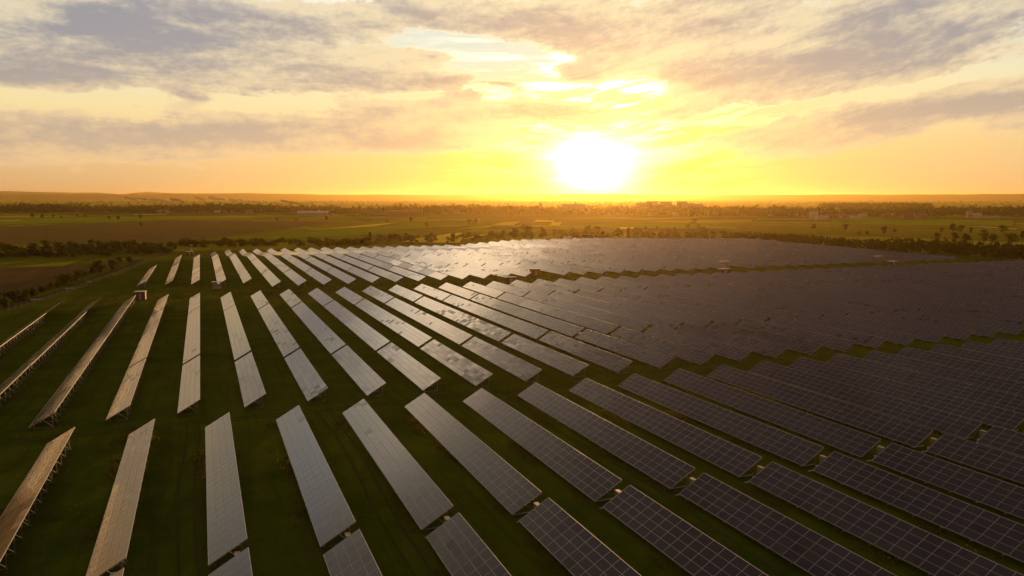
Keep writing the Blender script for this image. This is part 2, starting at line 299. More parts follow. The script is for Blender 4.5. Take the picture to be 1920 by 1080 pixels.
M = dict(
    ground=mat_ground(), plain=mat_plain(), panel=mat_panel(),
    soil=mat_field('ploughed_soil', (0.085, 0.052, 0.025), (0.105, 0.068, 0.034)),
    crop=mat_field('young_crop', (0.095, 0.19, 0.005), (0.15, 0.25, 0.008), (0.05, 1)),
    meadow=mat_field('meadow', (0.13, 0.11, 0.010), (0.085, 0.090, 0.007)),
    straw=mat_field('pale_stubble', (0.42, 0.34, 0.13), (0.34, 0.27, 0.10)),
    rape=mat_field('yellow_crop', (0.74, 0.58, 0.05), (0.60, 0.48, 0.04)),
    dirt=plain('dirt_track', (0.075, 0.058, 0.036), 1.0, var=0.25, scale=0.4, spec=0.0),
    hill=mat_field('far_hills', (0.035, 0.040, 0.016), (0.060, 0.058, 0.022), (0.3, 0.3), 0.004),
    alu=plain('aluminium_edge', (0.55, 0.53, 0.50), 0.55, 0.7, 0.08), galv=plain('galvanised_steel', (0.38, 0.37, 0.36), 0.45, 0.8, 0.12),
    wood=plain('weathered_wood', (0.10, 0.075, 0.05), 0.85), bark=plain('bark', (0.07, 0.052, 0.038), 0.9, var=0.3),
    white=plain('white_paint', (0.50, 0.46, 0.40), 0.55, var=0.05), cream=plain('cream_cabinet', (0.34, 0.27, 0.18), 0.5, var=0.08),
    brown=plain('brown_paint', (0.16, 0.07, 0.04), 0.7, var=0.15), red=plain('red_paint', (0.17, 0.040, 0.022), 0.6, var=0.15), grey=plain('grey_plaster', (0.30, 0.29, 0.27), 0.8, var=0.1),
    brick=plain('brick_wall', (0.26, 0.12, 0.075), 0.85, var=0.2), dark=plain('dark_roof', (0.06, 0.05, 0.045), 0.7, var=0.2),
    tile=plain('red_tile_roof', (0.20, 0.075, 0.045), 0.75, var=0.2), tin=plain('pale_tin_roof', (0.40, 0.37, 0.33), 0.45, 0.2, 0.08),
    window=plain('window_glass', (0.02, 0.02, 0.025), 0.08, 0.0, 0.1), black=plain('black_plastic', (0.02, 0.02, 0.02), 0.5),
    leaf=mat_leaf('leaf_green', (0.050, 0.075, 0.005), (0.100, 0.115, 0.012)), leaf2=mat_leaf('leaf_dark', (0.026, 0.040, 0.004), (0.058, 0.068, 0.008), 0.3),
    tuft=mat_leaf('tall_grass', (0.05, 0.055, 0.010), (0.14, 0.12, 0.035), 0.4))

# ------------------------------------------------------------------ terrain
def ss(a, b, x): t = np.clip((np.asarray(x, float) - a) / (b - a), 0, 1); return t * t * (3 - 2 * t)
def zhigh(x, y):
    """height of the tables' upper edges relative to the camera, fitted to the photograph"""
    x = np.asarray(x, float); y = np.asarray(y, float)
    kx = -0.0085 + 0.0035 * ss(180, 330, y)
    base = np.interp(y, [-200, 117.4, 129, 287.4, 317, 490], [-30.1, -32.24, -32.93, -34.12, -34.45, -35.35])
    drop = ss(490, 585, y) * 4.6 * (1 - 0.85 * ss(185, 275, x))
    return base + kx * x - drop
CLR = 2.62
def G(x, y):
    x = np.asarray(x, float); y = np.asarray(y, float)
    hill = CZ + zhigh(x, y) - CLR
    pl = -5.2 - 3.0 * ss(300, 900, y) - 1.5 * ss(600, 1500, x)
    w = ss(-115, -48 + 0.06 * np.clip(y - 280, 0, 400), x) * (1 - ss(630, 760, y)) * (1 - ss(490, 640, x))
    rip = 0.12 * np.sin(x * 0.11 + 1.3 * np.sin(y * 0.05)) * np.sin(y * 0.09 + 0.7) * (1 - ss(900, 1500, y))
    return hill * w + pl * (1 - w) + rip
def _ss(a, b, x): t = (x - a) / (b - a); t = 0.0 if t < 0 else 1.0 if t > 1 else t; return t * t * (3 - 2 * t)
def Gs(x, y):
    """the same height as G for one point, in plain floats"""
    T_ = ((-200, -30.1), (117.4, -32.24), (129, -32.93), (287.4, -34.12), (317, -34.45), (490, -35.35))
    if y >= 490: base = -35.35
    elif y <= -200: base = -30.1
    else:
        for (a, va), (b, vb) in zip(T_, T_[1:]):
            if y <= b: base = va + (vb - va) * (y - a) / (b - a); break
    hill = CZ + base + (-0.0085 + 0.0035 * _ss(180, 330, y)) * x - _ss(490, 585, y) * 4.6 * (1 - 0.85 * _ss(185, 275, x)) - CLR
    pl = -5.2 - 3.0 * _ss(300, 900, y) - 1.5 * _ss(600, 1500, x)
    w = _ss(-115, -48 + 0.06 * min(max(y - 280, 0), 400), x) * (1 - _ss(630, 760, y)) * (1 - _ss(490, 640, x))
    return hill * w + pl * (1 - w) + 0.12 * math.sin(x * 0.11 + 1.3 * math.sin(y * 0.05)) * math.sin(y * 0.09 + 0.7) * (1 - _ss(900, 1500, y))
def hit(px, py):
    v = [float(q) for q in ray(px, py)]; t = 30.0
    while t < 30000:
        n = t * 1.02
        if CZ + v[2] * n < Gs(v[0] * n, v[1] * n):
            a, b = t, n
            for _ in range(22):
                c = (a + b) / 2
                if CZ + v[2] * c < Gs(v[0] * c, v[1] * c): b = c
                else: a = c
            return (v[0] * b, v[1] * b, Gs(v[0] * b, v[1] * b))
        t = n
    return (v[0] * t, v[1] * t, Gs(v[0] * t, v[1] * t))
def grid_mesh(name, xs, ys, zf):
    X, Y = np.meshgrid(xs, ys); Z = zf(X, Y); V = np.stack([X, Y, Z], -1).reshape(-1, 3); nx, ny = len(xs), len(ys)
    i = (np.arange(ny - 1)[:, None] * nx + np.arange(nx - 1)).reshape(-1); Fq = np.stack([i, i + 1, i + nx + 1, i + nx], -1)
    me = bpy.data.meshes.new(name); me.vertices.add(len(V)); me.vertices.foreach_set('co', V.reshape(-1).astype(np.float32))
    me.loops.add(Fq.size); me.loops.foreach_set('vertex_index', Fq.reshape(-1).astype(np.int32)); me.polygons.add(len(Fq))
    me.polygons.foreach_set('loop_start', np.arange(0, Fq.size, 4, dtype=np.int32)); me.polygons.foreach_set('loop_total', np.full(len(Fq), 4, np.int32))
    me.update(calc_edges=True); me.polygons.foreach_set('use_smooth', np.ones(len(Fq), bool)); return me
xs = np.concatenate([-np.geomspace(22000, 330, 30), np.linspace(-300, 660, 170), np.geomspace(700, 26000, 30)])
ys = np.concatenate([np.linspace(-140, 780, 190), np.geomspace(800, 20000, 60)])
gm = grid_mesh('ground', xs, ys, G)
gm.materials.append(M['ground']); gm.materials.append(M['plain'])
cen = np.zeros(len(gm.polygons) * 3, np.float32); gm.polygons.foreach_get('center', cen); cen = cen.reshape(-1, 3)
out_ = (cen[:, 1] > 640) | (cen[:, 0] < -75) | (cen[:, 0] > 500)
gm.polygons.foreach_set('material_index', out_.astype(np.int32))
tag(mesh_obj('ground', gm, None), kind='structure')
# hills on the horizon
def ridge(name, dist, prof, depth, base=-8.0, step=8, rough=0.6):
    """a long range of hills at a real distance; profile = crest height seen at azimuths"""
    xs_ = np.arange(-500, 2421, step); V = []; nrow = 6
    for k in range(nrow):
        f = k / (nrow - 1)                        # 0 = foot, 1 = crest
        for px in xs_:
            top = np.interp(px, [p[0] for p in prof], [p[1] for p in prof]) + rough * (math.sin(px * .031) * .4 + math.sin(px * .083 + 2) * .25 + math.sin(px * .19) * .12)
            a = PSI + math.atan((px - 960) / F); dd = dist + depth * f
            h = (369 - top) / F * math.cos(a - PSI) * dist + CZ
            z = base + (h - base) * (math.sin(f * math.pi / 2) ** 1.2)
            V.append((math.sin(a) * dd, math.cos(a) * dd, z + (6 * math.sin(px * .05 + k) if 0 < k < nrow - 1 else 0)))
    n = len(xs_); nb = n
    for px in xs_:                                 # far side back down to the plain
        a = PSI + math.atan((px - 960) / F); V.append((math.sin(a) * (dist + depth * 1.8), math.cos(a) * (dist + depth * 1.8), base))
    Fq = [(r * n + i, r * n + i + 1, (r + 1) * n + i + 1, (r + 1) * n + i) for r in range(nrow) for i in range(n - 1)]
    me = bpy.data.meshes.new(name); me.from_pydata(V, [], Fq); me.polygons.foreach_set('use_smooth', np.ones(len(Fq), bool))
    return tag(mesh_obj(name, me, M['hill']), kind='structure')
ridge('hills', 11500, [(-500, 363), (0, 363.5), (250, 363), (340, 361.5), (400, 361.5), (470, 360.5), (520, 362), (600, 364), (850, 364.5), (960, 362.5), (1115, 362.5), (1300, 364.5), (1600, 364), (1800, 363.5), (1920, 362), (2420, 362)], 2500)
ridge('far_hills', 17500, [(-500, 357), (-100, 357), (40, 358), (120, 360.5), (150, 361), (190, 361), (235, 364), (250, 362), (285, 359), (310, 361), (350, 364), (450, 367), (2420, 368)], 1200)

def drape(name, pts, mat, lift=0.05, n=14, label=None):
    """four corners given as ground points -> a sheet that follows the ground"""
    a, b, c, d_ = [np.array(p[:2]) for p in pts]; V = []
    for j in range(n + 1):
        for i in range(n + 1):
            u, v = i / n, j / n; p = (a * (1 - u) + b * u) * (1 - v) + (d_ * (1 - u) + c * u) * v
            V.append((p[0], p[1], float(G(*p)) + lift + 2e-4 * math.hypot(*p)))
    Fq = [(j * (n + 1) + i, j * (n + 1) + i + 1, (j + 1) * (n + 1) + i + 1, (j + 1) * (n + 1) + i) for j in range(n) for i in range(n)]
    me = bpy.data.meshes.new(name); me.from_pydata(V, [], Fq)
    return tag(mesh_obj(name, me, mat), kind='structure')
def field(name, px, mat, lift=0.05, n=16): return drape(name, [hit(*p) for p in px], mat, lift, n)
field('ploughed_field', [(-260, 600), (40, 556), (205, 497), (-260, 494)], M['soil'])
field('ploughed_field', [(40, 556), (120, 529), (262, 486), (205, 488)], M['soil'], .12)
field('ploughed_field', [(-400, 456), (300, 458), (330, 413), (-400, 431)], M['soil'])
field('ploughed_field', [(300, 458), (480, 436), (640, 416), (330, 413)], M['soil'], .15)
field('green_field', [(0, 426), (330, 411.5), (300, 406), (0, 412)], M['crop'])
field('green_field', [(470, 449), (760, 437), (900, 421), (640, 430)], M['crop'])
field('meadow', [(640, 459), (880, 455), (960, 428), (760, 440)], M['meadow'], .15)
field('green_field', [(480, 409), (800, 413), (800, 407), (480, 405)], M['crop'])
for q in ([(585, 432), (700, 425), (747, 418), (690, 422)], [(752, 454), (862, 456), (868, 446), (790, 446)], [(800, 446), (850, 446), (868, 437), (845, 438)],
          [(868, 450), (905, 442), (917, 438), (888, 444)], [(922, 422), (962, 423), (975, 416), (945, 417)],
          [(1028, 424), (1048, 424), (1054, 417), (1036, 417)], [(1162, 430), (1188, 430), (1188, 426), (1162, 426)], [(1000, 416), (1036, 417), (1042, 413), (1010, 412)]):
    field('yellow_field', q, M['rape'], .3, 4)
for q in ([(0, 416), (40, 415), (40, 413), (0, 413.5)], [(1785, 424), (1850, 427), (1850, 425.5), (1790, 423.5)], [(1838, 426), (1905, 431), (1908, 429.5), (1840, 424.5)],
          [(252, 404), (312, 403), (312, 401.5), (252, 402)]):
    field('pale_field', q, M['straw'], .3, 4)
for q in ([(1420, 418), (1900, 424), (1900, 414), (1420, 409)], [(1100, 427), (1400, 431), (1400, 425), (1100, 421)]):
    field('green_field', q, M['crop'], .15, 8)
for n_, q in enumerate([[(560, 447), (700, 440), (735, 436), (620, 441)], [(640, 452), (760, 446), (800, 440), (690, 444)], [(700, 436), (860, 428), (900, 423), (770, 430)], [(870, 436), (1000, 438), (1010, 431), (890, 430)],
        [(905, 430), (1010, 430), (1020, 426), (925, 425)], [(1050, 440), (1150, 438), (1150, 433), (1060, 434)], [(1180, 424), (1330, 427), (1330, 422), (1190, 420)], [(1220, 434), (1380, 434), (1360, 429), (1230, 429)],
        [(980, 413), (1090, 414), (1090, 410), (990, 410)], [(760, 416), (900, 414), (900, 410), (780, 412)], [(1410, 416), (1560, 417), (1560, 413), (1410, 412)], [(1600, 424), (1780, 428), (1780, 423), (1600, 420)]]):
    field(['green_field', 'ploughed_field', 'meadow'][n_ % 3], q, [M['crop'], M['soil'], M['meadow']][n_ % 3], .32, 6)
field('meadow', [(1380, 434), (2000, 458), (2000, 436), (1380, 424)], M['meadow'], .25, 16)
# dirt path by the fence, wheel tracks in the two service corridors
def ribbon(name, pts, w, mat, lift=0.05):
    P_ = np.array([p[:2] for p in pts]); S = []
    for a, b in zip(P_[:-1], P_[1:]):
        n = max(2, int(np.linalg.norm(b - a) / 5)); S += [a + (b - a) * t / n for t in range(n)]
    S.append(P_[-1]); S = np.array(S); T_ = np.gradient(S, axis=0); T_ /= np.linalg.norm(T_, axis=1)[:, None]; N = np.stack([T_[:, 1], -T_[:, 0]], -1)
    V = []; Fq = []
    for i in range(len(S)):
        for s_ in (-1, 1):
            p = S[i] + N[i] * s_ * w / 2; V.append((p[0], p[1], float(G(*p)) + lift))
    Fq = [(2 * i, 2 * i + 1, 2 * i + 3, 2 * i + 2) for i in range(len(S) - 1)]
    me = bpy.data.meshes.new(name); me.from_pydata(V, [], Fq); return tag(mesh_obj(name, me, mat), kind='structure')
ribbon('dirt_path', [hit(-120, 612), hit(0, 581), hit(60, 562), hit(120, 545), hit(190, 516), hit(245, 497), hit(290, 482), hit(325, 472)], 3.0, M['dirt'], .14)
#__PART2__
# ------------------------------------------------------------------ solar tables
CT, ST, WX, DZ, MW, ML = 0.8674, 0.4976, 3.47, 1.99, 1.0, 1.654
ORD = 'zeroth first second third fourth fifth sixth seventh eighth ninth tenth eleventh twelfth thirteenth fourteenth fifteenth sixteenth seventeenth eighteenth nineteenth'.split()
TEN = {2: 'twent', 3: 'thirt', 4: 'fort', 5: 'fift', 6: 'sixt', 7: 'sevent', 8: 'eight'}
def ordinal(n): return ORD[n] if n < 20 else (TEN[n // 10] + 'ieth' if n % 10 == 0 else TEN[n // 10] + 'y-' + ORD[n % 10])
specs = []          # block, row ordinal, piece name, x of the upper edge, y0, y1
CX = lambda i: -17.72 + 10.176 * i
BX = lambda i: -42.62 + 10.282 * i
AX = lambda i: 29.28 + 10.28 * i
for i in range(1, 14): specs.append(('nearest', i, '', CX(i), 21.0, 69.2))
for i in range(0, 20): specs.append(('second', i + 1, '', CX(i), 71.0, 117.4))
for i in range(0, 49):
    X = BX(i)
    if X > 458: break
    specs += [('middle', i + 1, 'near', X, 129.0, 167.7), ('middle', i + 1, 'centre', X, 169.3, 248.4), ('middle', i + 1, 'far', X, 249.9, 287.4)]
for i in range(-5, 44):
    X = AX(i); n = i + 6
    if i == -5: sg = [(338, 423)]
    elif i == -4: sg = [(338, 370.8), (372, 497)]
    elif i == -3: sg = [(338, 383), (384.6, 497), (499, 512), (514, 530)]
    elif i == -2: sg = [(334.5, 383.5), (385, 497), (499, 548), (549.5, 590)]
    elif i == -1: sg = [(335, 380), (381.6, 496), (498.2, 551), (552.5, 612)]
    else:
        st = 335 if i in (12, 23, 34) else 317
        sg = [(st, 376), (377.6, 457), (458.6, 496.8)]
        yf = 612 if X < 333 else np.interp(X, [333, 468], [612, 556])
        sg += [(498.6, 556), (557.5, yf)] if i < 22 else [(498.6, yf)]
    lo = 325 + (X - 432) / 0.16 if X > 425 else 0
    for k, (a, b) in enumerate(sg):
        a = max(a, lo)
        if b - a < 8: continue
        nm = ['near', 'second', 'third', 'fourth', 'last'][k] if len(sg) > 1 else ''
        specs.append(('farthest', n, nm, X, a, b))
def area_px(sp):
    _, _, _, X, a, b = sp; P4 = [project(X - WX, a, CZ + zhigh(X, a) - DZ), project(X, a, CZ + zhigh(X, a)), project(X, b, CZ + zhigh(X, b)), project(X - WX, b, CZ + zhigh(X, b) - DZ)]
    if min(p[2] for p in P4) < 2: return 1e6
    if max(p[0] for p in P4) < 0 or min(p[0] for p in P4) > 1920 or min(p[1] for p in P4) > 1080: return -1
    return abs(sum(P4[k][0] * P4[(k + 1) % 4][1] - P4[(k + 1) % 4][0] * P4[k][1] for k in range(4))) / 2
specs = [(area_px(s), s) for s in specs]; specs = sorted([s for s in specs if s[0] > 0], key=lambda s: -s[0])
def sect_noise(X, y, seed):
    return math.sin(X * .37 + y * .021 + seed) * .5 + math.sin(X * 1.13 - y * .013 + seed * 2) * .5
def panel_quads(X, y0, y1, r, blk='farthest', n_=0):
    """modules of one table in world coordinates, each a hair out of true with its neighbours"""
    n = max(3, round((y1 - y0) / ML)); L = (y1 - y0) / n
    zh0, zh1 = float(zhigh(X, y0)) + CZ + r.normal(0, .05), float(zhigh(X, y1)) + CZ + r.normal(0, .05); sl = (zh1 - zh0) / (y1 - y0)
    j, i = np.meshgrid(np.arange(n), np.arange(4), indexing='ij'); j = j.reshape(-1); i = i.reshape(-1); N = len(j)
    messy = max(0.0, sect_noise(X, y0, 3.1)) ** 1.5
    calm = 1.0
    if blk in ('second', 'nearest'): messy *= .35; calm = .45
    if blk == 'middle': calm = .6 if n_ < 7 else 1.0
    if blk == 'middle' and y0 < 140 and 5 < n_ < 19: messy = .75 + .25 * math.sin(n_ * 2.1)
    sec = j // 12; tiltx = calm * r.normal(0, .0070, 60)[sec] + r.normal(0, .0030 * calm + .008 * messy, N); tilty = calm * r.normal(0, .0050, 60)[sec] + r.normal(0, .0024 * calm + .006 * messy, N)
    cl = (np.sin(j * r.uniform(.2, .6) + i * 1.3 + r.uniform(0, 6)) + np.sin(j * .13 + r.uniform(0, 6)) + r.normal(0, .5, N)) > (1.9 - 1.1 * messy)
    tiltx = tiltx + cl * r.normal(-.030, .012, N); V = np.zeros((N, 4, 3))
    for k, (a, b) in enumerate(((0, 0), (1, 0), (1, 1), (0, 1))):
        s_ = (i + a) * (3.97 / 4); y = (j + b) * L
        off = tiltx * (a - .5) * 1.0 + tilty * (b - .5) * ML
        V[:, k, 0] = X - WX + s_ * CT - off * ST; V[:, k, 1] = y0 + y; V[:, k, 2] = zh0 + sl * y - DZ + s_ * ST + off * CT + .02
    tint = np.clip(r.uniform(0, .6, N) * calm + cl * .5, 0, 1)
    return V, tint, (zh0, sl, n, L)
def panel_mesh(name, V, tint):
    me = quads_mesh(name, V); uvl = me.uv_layers.new(name='UVMap'); u = np.tile(np.array([0, 0, 1, 0, 1, 1, 0, 1], np.float32), len(V)); uvl.data.foreach_set('uv', u)
    attr(me, 'tint', tint); me.materials.append(M['panel']); return me
def frame_mesh():
    """one triangular trestle; origin under the middle of the table at the level of the upper edge minus DZ (lower edge)"""
    b = MB(); sx = lambda s_: -WX / 2 + s_ * CT; sz = lambda s_: s_ * ST - .12
    b.bar((sx(.15), 0, sz(.15)), (sx(3.85), 0, sz(3.85)), .06, .09)
    b.bar((sx(3.45), 0, -1.2), (sx(3.45), 0, sz(3.45)), .09); b.bar((sx(.55), 0, -1.2), (sx(.55), 0, sz(.55)), .09)
    b.bar((sx(3.45), 0, -.40), (sx(1.9), 0, sz(1.9)), .06); b.bar((sx(.4), 0, -.46), (sx(3.5), 0, -.46), .06)
    return b.mesh('support_frame')
FM = frame_mesh(); FM.materials.append(M['galv'])
FB = MB(); FB.bar((WX * .5, 0, 0), (WX * .5, 3.2, -2.3), .05); FBM = FB.mesh('diagonal_strut'); FBM.materials.append(M['galv'])
WHERE = {'nearest': 'front block cut by the bottom edge', 'second': 'second block from the bottom', 'middle': 'wide middle block', 'farthest': 'farthest block'}
GRP = {'nearest': 'solar tables of the front block', 'second': 'solar tables of the second block', 'middle': 'solar tables of the wide middle block', 'farthest': 'solar tables of the farthest block'}
rest_V, rest_T = [], []
for rank, (ar, (blk, n_, piece, X, y0, y1)) in enumerate(specs):
    r = np.random.default_rng(int(X * 13 + y0 * 7) % 99991 + 5)
    V, tint, (zh0, sl, nm, L) = panel_quads(X, y0, y1, r, blk, n_)
    if rank >= 296: rest_V.append(V); rest_T.append(tint); continue
    ym = (y0 + y1) / 2; zm = zh0 + sl * (ym - y0) - DZ; og = np.array([X - WX / 2, ym, zm])
    look = {'nearest': 'dark gridded', 'second': 'dusky grey' if n_ > 4 else 'pale sheened', 'middle': 'golden sheened' if n_ < 9 else 'dull mauve', 'farthest': 'pale gold' if n_ < 14 else 'brownish'}[blk]
    pc = f'{piece} piece of ' if piece else ''
    side = 'left'
    lab = f'{look} solar table, {pc}{ordinal(n_)} row from {side}, {WHERE[blk]}'
    t = empty('solar_table', og, 0, lab, 'solar table', GRP[blk])
    me = panel_mesh('panel_array', V - og, tint); mesh_obj('panel_array', me, None, t)
    b = MB(); z_ = lambda s_, y: sl * (y - ym) + s_ * ST - .03
    for s_, e in ((-.012, 0), (3.982, 0)): b.bar((-WX / 2 + s_ * CT, y0 - ym, z_(s_, y0)), (-WX / 2 + s_ * CT, y1 - ym, z_(s_, y1)), .05, .085)
    for y, o_ in ((y0, -.025), (y1, .025)): b.bar((-WX / 2, y - ym + o_, z_(0, y)), (-WX / 2 + 3.97 * CT, y - ym + o_, z_(3.97, y)), .045, .05)
    mesh_obj('edge_frame', b.mesh('edge_frame'), M['alu'], t)
    b = MB(); b.poly([(-WX / 2, y0 - ym, z_(0, y0) - .01), (-WX / 2, y1 - ym, z_(0, y1) - .01), (WX / 2, y1 - ym, z_(3.97, y1) - .01), (WX / 2, y0 - ym, z_(3.97, y0) - .01)])
    mesh_obj('back_sheet', b.mesh('back_sheet'), M['grey'], t)
    dist = math.hypot(X, y0)
    full = dist < 90 or (X < 25 and dist < 400) or (X < 60 and dist < 180)
    ysup = list(np.arange(y0 + .9, y1 - .5, L * 2)) if full else ([y0 + .9, y0 + .9 + 2 * L, y1 - .9] if dist < 420 else [y0 + .9, ym, y1 - .9])
    for y in ysup: mesh_obj('support_frame', FM, None, t, (0, y - ym, sl * (y - ym) - .05))
    if full:
        for y in ysup[::4]:
            if y + 3.3 < y1: mesh_obj('diagonal_strut', FBM, None, t, (-.22, y - ym, sl * (y - ym) + DZ * .86))
    if dist < 235:
        for k in range(8):
            s_ = .28 + k * .49; b = MB(); b.bar((-WX / 2 + s_ * CT, y0 - ym - .13, z_(s_, y0) - .055), (-WX / 2 + s_ * CT, y1 - ym + .13, z_(s_, y1) - .055), .06, .07)
            mesh_obj('purlin', b.mesh('purlin'), M['galv'], t)
if rest_V:
    me = panel_mesh('distant_solar_rows', np.concatenate(rest_V), np.concatenate(rest_T)); n0 = len(rest_V)
    tag(mesh_obj('distant_solar_rows', me, None), 'tightly packed distant solar rows crowding the far right of the farm', 'solar rows', kind='stuff')

# ------------------------------------------------------------------ inverter cabinets in the front gap, junction boxes
def cabinet_meshes():
    a = MB().box(-.24, .24, -.42, -.03, .35, 1.75).box(-.26, .26, -.44, -.01, 1.75, 1.79).mesh('cabinet')
    b = MB().box(-.24, .24, .03, .42, .35, 1.75).box(-.26, .26, .01, .44, 1.75, 1.79).mesh('cabinet')
    c = MB().box(-.20, .20, .421, .44, .42, 1.68).mesh('door'); c2 = MB().box(-.20, .20, -.44, -.421, .42, 1.68).mesh('door')
    d_ = MB().bar((-.2, 0, -.2), (-.2, 0, 1.5), .06).bar((.2, 0, -.2), (.2, 0, 1.5), .06).bar((-.3, 0, .9), (.3, 0, .9), .05).mesh('post_frame')
    h = MB().box(.12, .15, -.47, -.441, .95, 1.15).mesh('handle'); return a, b, c, c2, d_, h
ca, cb, cc, cc2, cdm, ch = cabinet_meshes()
for i in range(1, 16):
    X = CX(i); x = X - .95; z = Gs(x, 70.1)
    t = empty('inverter_cabinet', (x, 70.1, z), 0, f'cream twin inverter cabinet standing in the front gap, behind {ordinal(i)} row from the left', 'inverter cabinet', 'inverter cabinets in the front gap')
    mesh_obj('cabinet', ca, M['cream'], t); mesh_obj('cabinet', cb, M['cream'], t)
    dd = mesh_obj('door', cc, M['cream'], t); d2 = mesh_obj('door', cc2, M['cream'], t); mesh_obj('handle', ch, M['black'], d2); mesh_obj('post_frame', cdm, M['galv'], t)
jb = MB().box(-.18, .18, -.12, .12, .35, .62).box(-.2, .2, -.14, .14, .62, .65).mesh('box_body'); jp = MB().bar((0, 0, -.2), (0, 0, .35), .06).mesh('post')
tr = MB().box(-1.5, .1, -.08, .08, .06, .12).mesh('cable_tray')
for i in range(1, 16):
    X = CX(i); x = X - 1.9; z = Gs(x, 70.1)
    t = empty('junction_box', (x, 70.1, z), 0, f'small pale junction box on a stub post beside {ordinal(i)} cabinet from the left', 'junction box', 'junction boxes in the front gap')
    mesh_obj('box_body', jb, M['white'], t); mesh_obj('post', jp, M['galv'], t); mesh_obj('cable_tray', tr, M['galv'], t)
k = 0
for i, y in [(9, 168.5), (12, 168.5), (13, 168.5), (15, 168.5), (16, 168.5), (18, 168.5), (20, 168.5), (22, 168.5), (14, 249.1), (16, 249.1), (19, 249.1), (21, 249.1), (24, 249.1)]:
    X = BX(i); x = X - .9 if k % 2 else X - 1.6; z = Gs(x, y); k += 1
    t = empty('combiner_box', (x, y, z), 0, f'small white combiner box between tables, {"near" if y < 200 else "far"} gap of {ordinal(i + 1)} row from left, middle block', 'combiner box', 'combiner boxes between the middle tables')
    mesh_obj('box_body', MB().box(-.35, .35, -.2, .2, .9, 1.5).box(-.38, .38, -.23, .23, 1.5, 1.54).mesh('box_body'), M['white'], t)
    mesh_obj('post', MB().bar((-.25, 0, -.2), (-.25, 0, .9), .06).bar((.25, 0, -.2), (.25, 0, .9), .06).mesh('post'), M['galv'], t)

# ------------------------------------------------------------------ wheel tracks worn into the grass
M['rut'] = plain('worn_grass', (0.055, 0.060, 0.012), 1.0, var=0.4, scale=0.6, spec=0.0)
for i, y0, y1 in ((4, 20, 124), (7, 20, 124), (2, 20, 124), (10, 30, 124)):
    for o in (-6.3, -4.6): ribbon('wheel_track', [(CX(i) + o + .35 * math.sin(q_ * 1.1 + i), y0 + (y1 - y0) * q_ / 12) for q_ in range(13)], .30, M['rut'], .03)
for y in (122.2, 124.0, 300.5, 302.4): ribbon('wheel_track', [(-46 if y < 200 else -38, y), (60, y + .6), (180 if y < 200 else 330, y)], .5, M['rut'], .03)

# ------------------------------------------------------------------ transformer kiosks
def kiosk(px, py, w, dp, h, wall, roof, label, rz=0.0, open_=False):
    x, y, z = hit(px, py); t = empty('transformer_kiosk', (x, y, z), rz, label, 'kiosk')
    if open_:
        b = MB().box(-w / 2, w / 2, -dp / 2, dp / 2, .25, .45)
        for sx in (-1, 1):
            for sy in (-1, 1): b.bar((sx * (w / 2 - .08), sy * (dp / 2 - .08), -.3), (sx * (w / 2 - .08), sy * (dp / 2 - .08), h), .14)
        mesh_obj('platform', b.mesh('platform'), M['galv'], t)
        mesh_obj('cabinet', MB().box(-w * .36, w * .1, -dp * .3, dp * .3, .46, h - .5).box(w * .16, w * .38, -dp * .25, dp * .25, .46, h - .9).mesh('cabinet'), wall, t)
    else:
        mesh_obj('wall', MB().box(-w / 2, w / 2, -dp / 2, dp / 2, -.4, h).mesh('wall'), wall, t)
        dr = mesh_obj('door', MB().box(-w * .12, w * .16, -dp / 2 - .04, -dp / 2 - .002, .12, h * .82).mesh('door'), M['grey'], t)
        mesh_obj('handle', MB().box(w * .11, w * .14, -dp / 2 - .07, -dp / 2 - .042, h * .4, h * .5).mesh('handle'), M['black'], dr)
        v_ = MB()
        for q in range(5): v_.box(-w * .42, -w * .2, -dp / 2 - .03, -dp / 2 - .002, h * (.55 + q * .06), h * (.585 + q * .06))
        mesh_obj('vent_grille', v_.mesh('vent_grille'), M['dark'], t)
    mesh_obj('roof', MB().box(-w / 2 - .22, w / 2 + .22, -dp / 2 - .25, dp / 2 + .25, h + .002, h + .14).box(-w / 2 - .05, w / 2 + .05, -dp / 2 - .05, dp / 2 + .05, h + .142, h + .2).mesh('roof'), roof, t)
    return t
kiosk(264, 562, 3.4, 2.6, 2.9, M['red'], M['tin'], 'red transformer kiosk with pale flat roof beside the left rows', -.1)
kiosk(407, 542, 3.2, 2.2, 2.9, M['grey'], M['tin'], 'open grey kiosk on legs before the fourth row of the farthest block', 0, True)
kiosk(356, 480, 4.4, 3.0, 3.0, M['red'], M['tin'], 'small red kiosk under the camera mast at the far left corner', 0)
kiosk(956, 531, 5.4, 2.6, 2.6, M['brown'], M['tin'], 'brown kiosk with pale roof at the near edge of the far corridor')
kiosk(1003, 517, 4.4, 2.6, 3.2, M['brown'], M['tin'], 'brown kiosk with pale roof tucked between two farthest-block rows')
kiosk(1357, 514, 6.0, 2.6, 2.6, M['brown'], M['tin'], 'nearer of two pale-roofed kiosks in the centre of the far corridor')
kiosk(1358, 501, 5.6, 2.6, 3.2, M['grey'], M['tin'], 'farther, grey-walled kiosk of the pair in the centre of the far corridor', 0, True)
kiosk(1672, 498, 6.0, 2.6, 2.4, M['brown'], M['tin'], 'low brown kiosk with pale roof toward the right end of the far corridor')
kiosk(1646, 489, 5.4, 2.6, 2.8, M['grey'], M['tin'], 'open grey kiosk with pale roof on the right of the far corridor', 0, True)
kiosk(1065, 451, 8.0, 3.0, 3.2, M['grey'], M['tin'], 'pale-roofed kiosk on the back edge of the farm, left of two')
kiosk(1098, 446, 8.0, 3.0, 3.2, M['grey'], M['tin'], 'pale-roofed kiosk on the back edge of the farm, right of two')
x, y, z = hit(356, 479); t = empty('camera_mast', (x + 1.2, y + 2.5, z), 0, 'thin mast with a white crossbar rising behind the small red kiosk', 'mast')
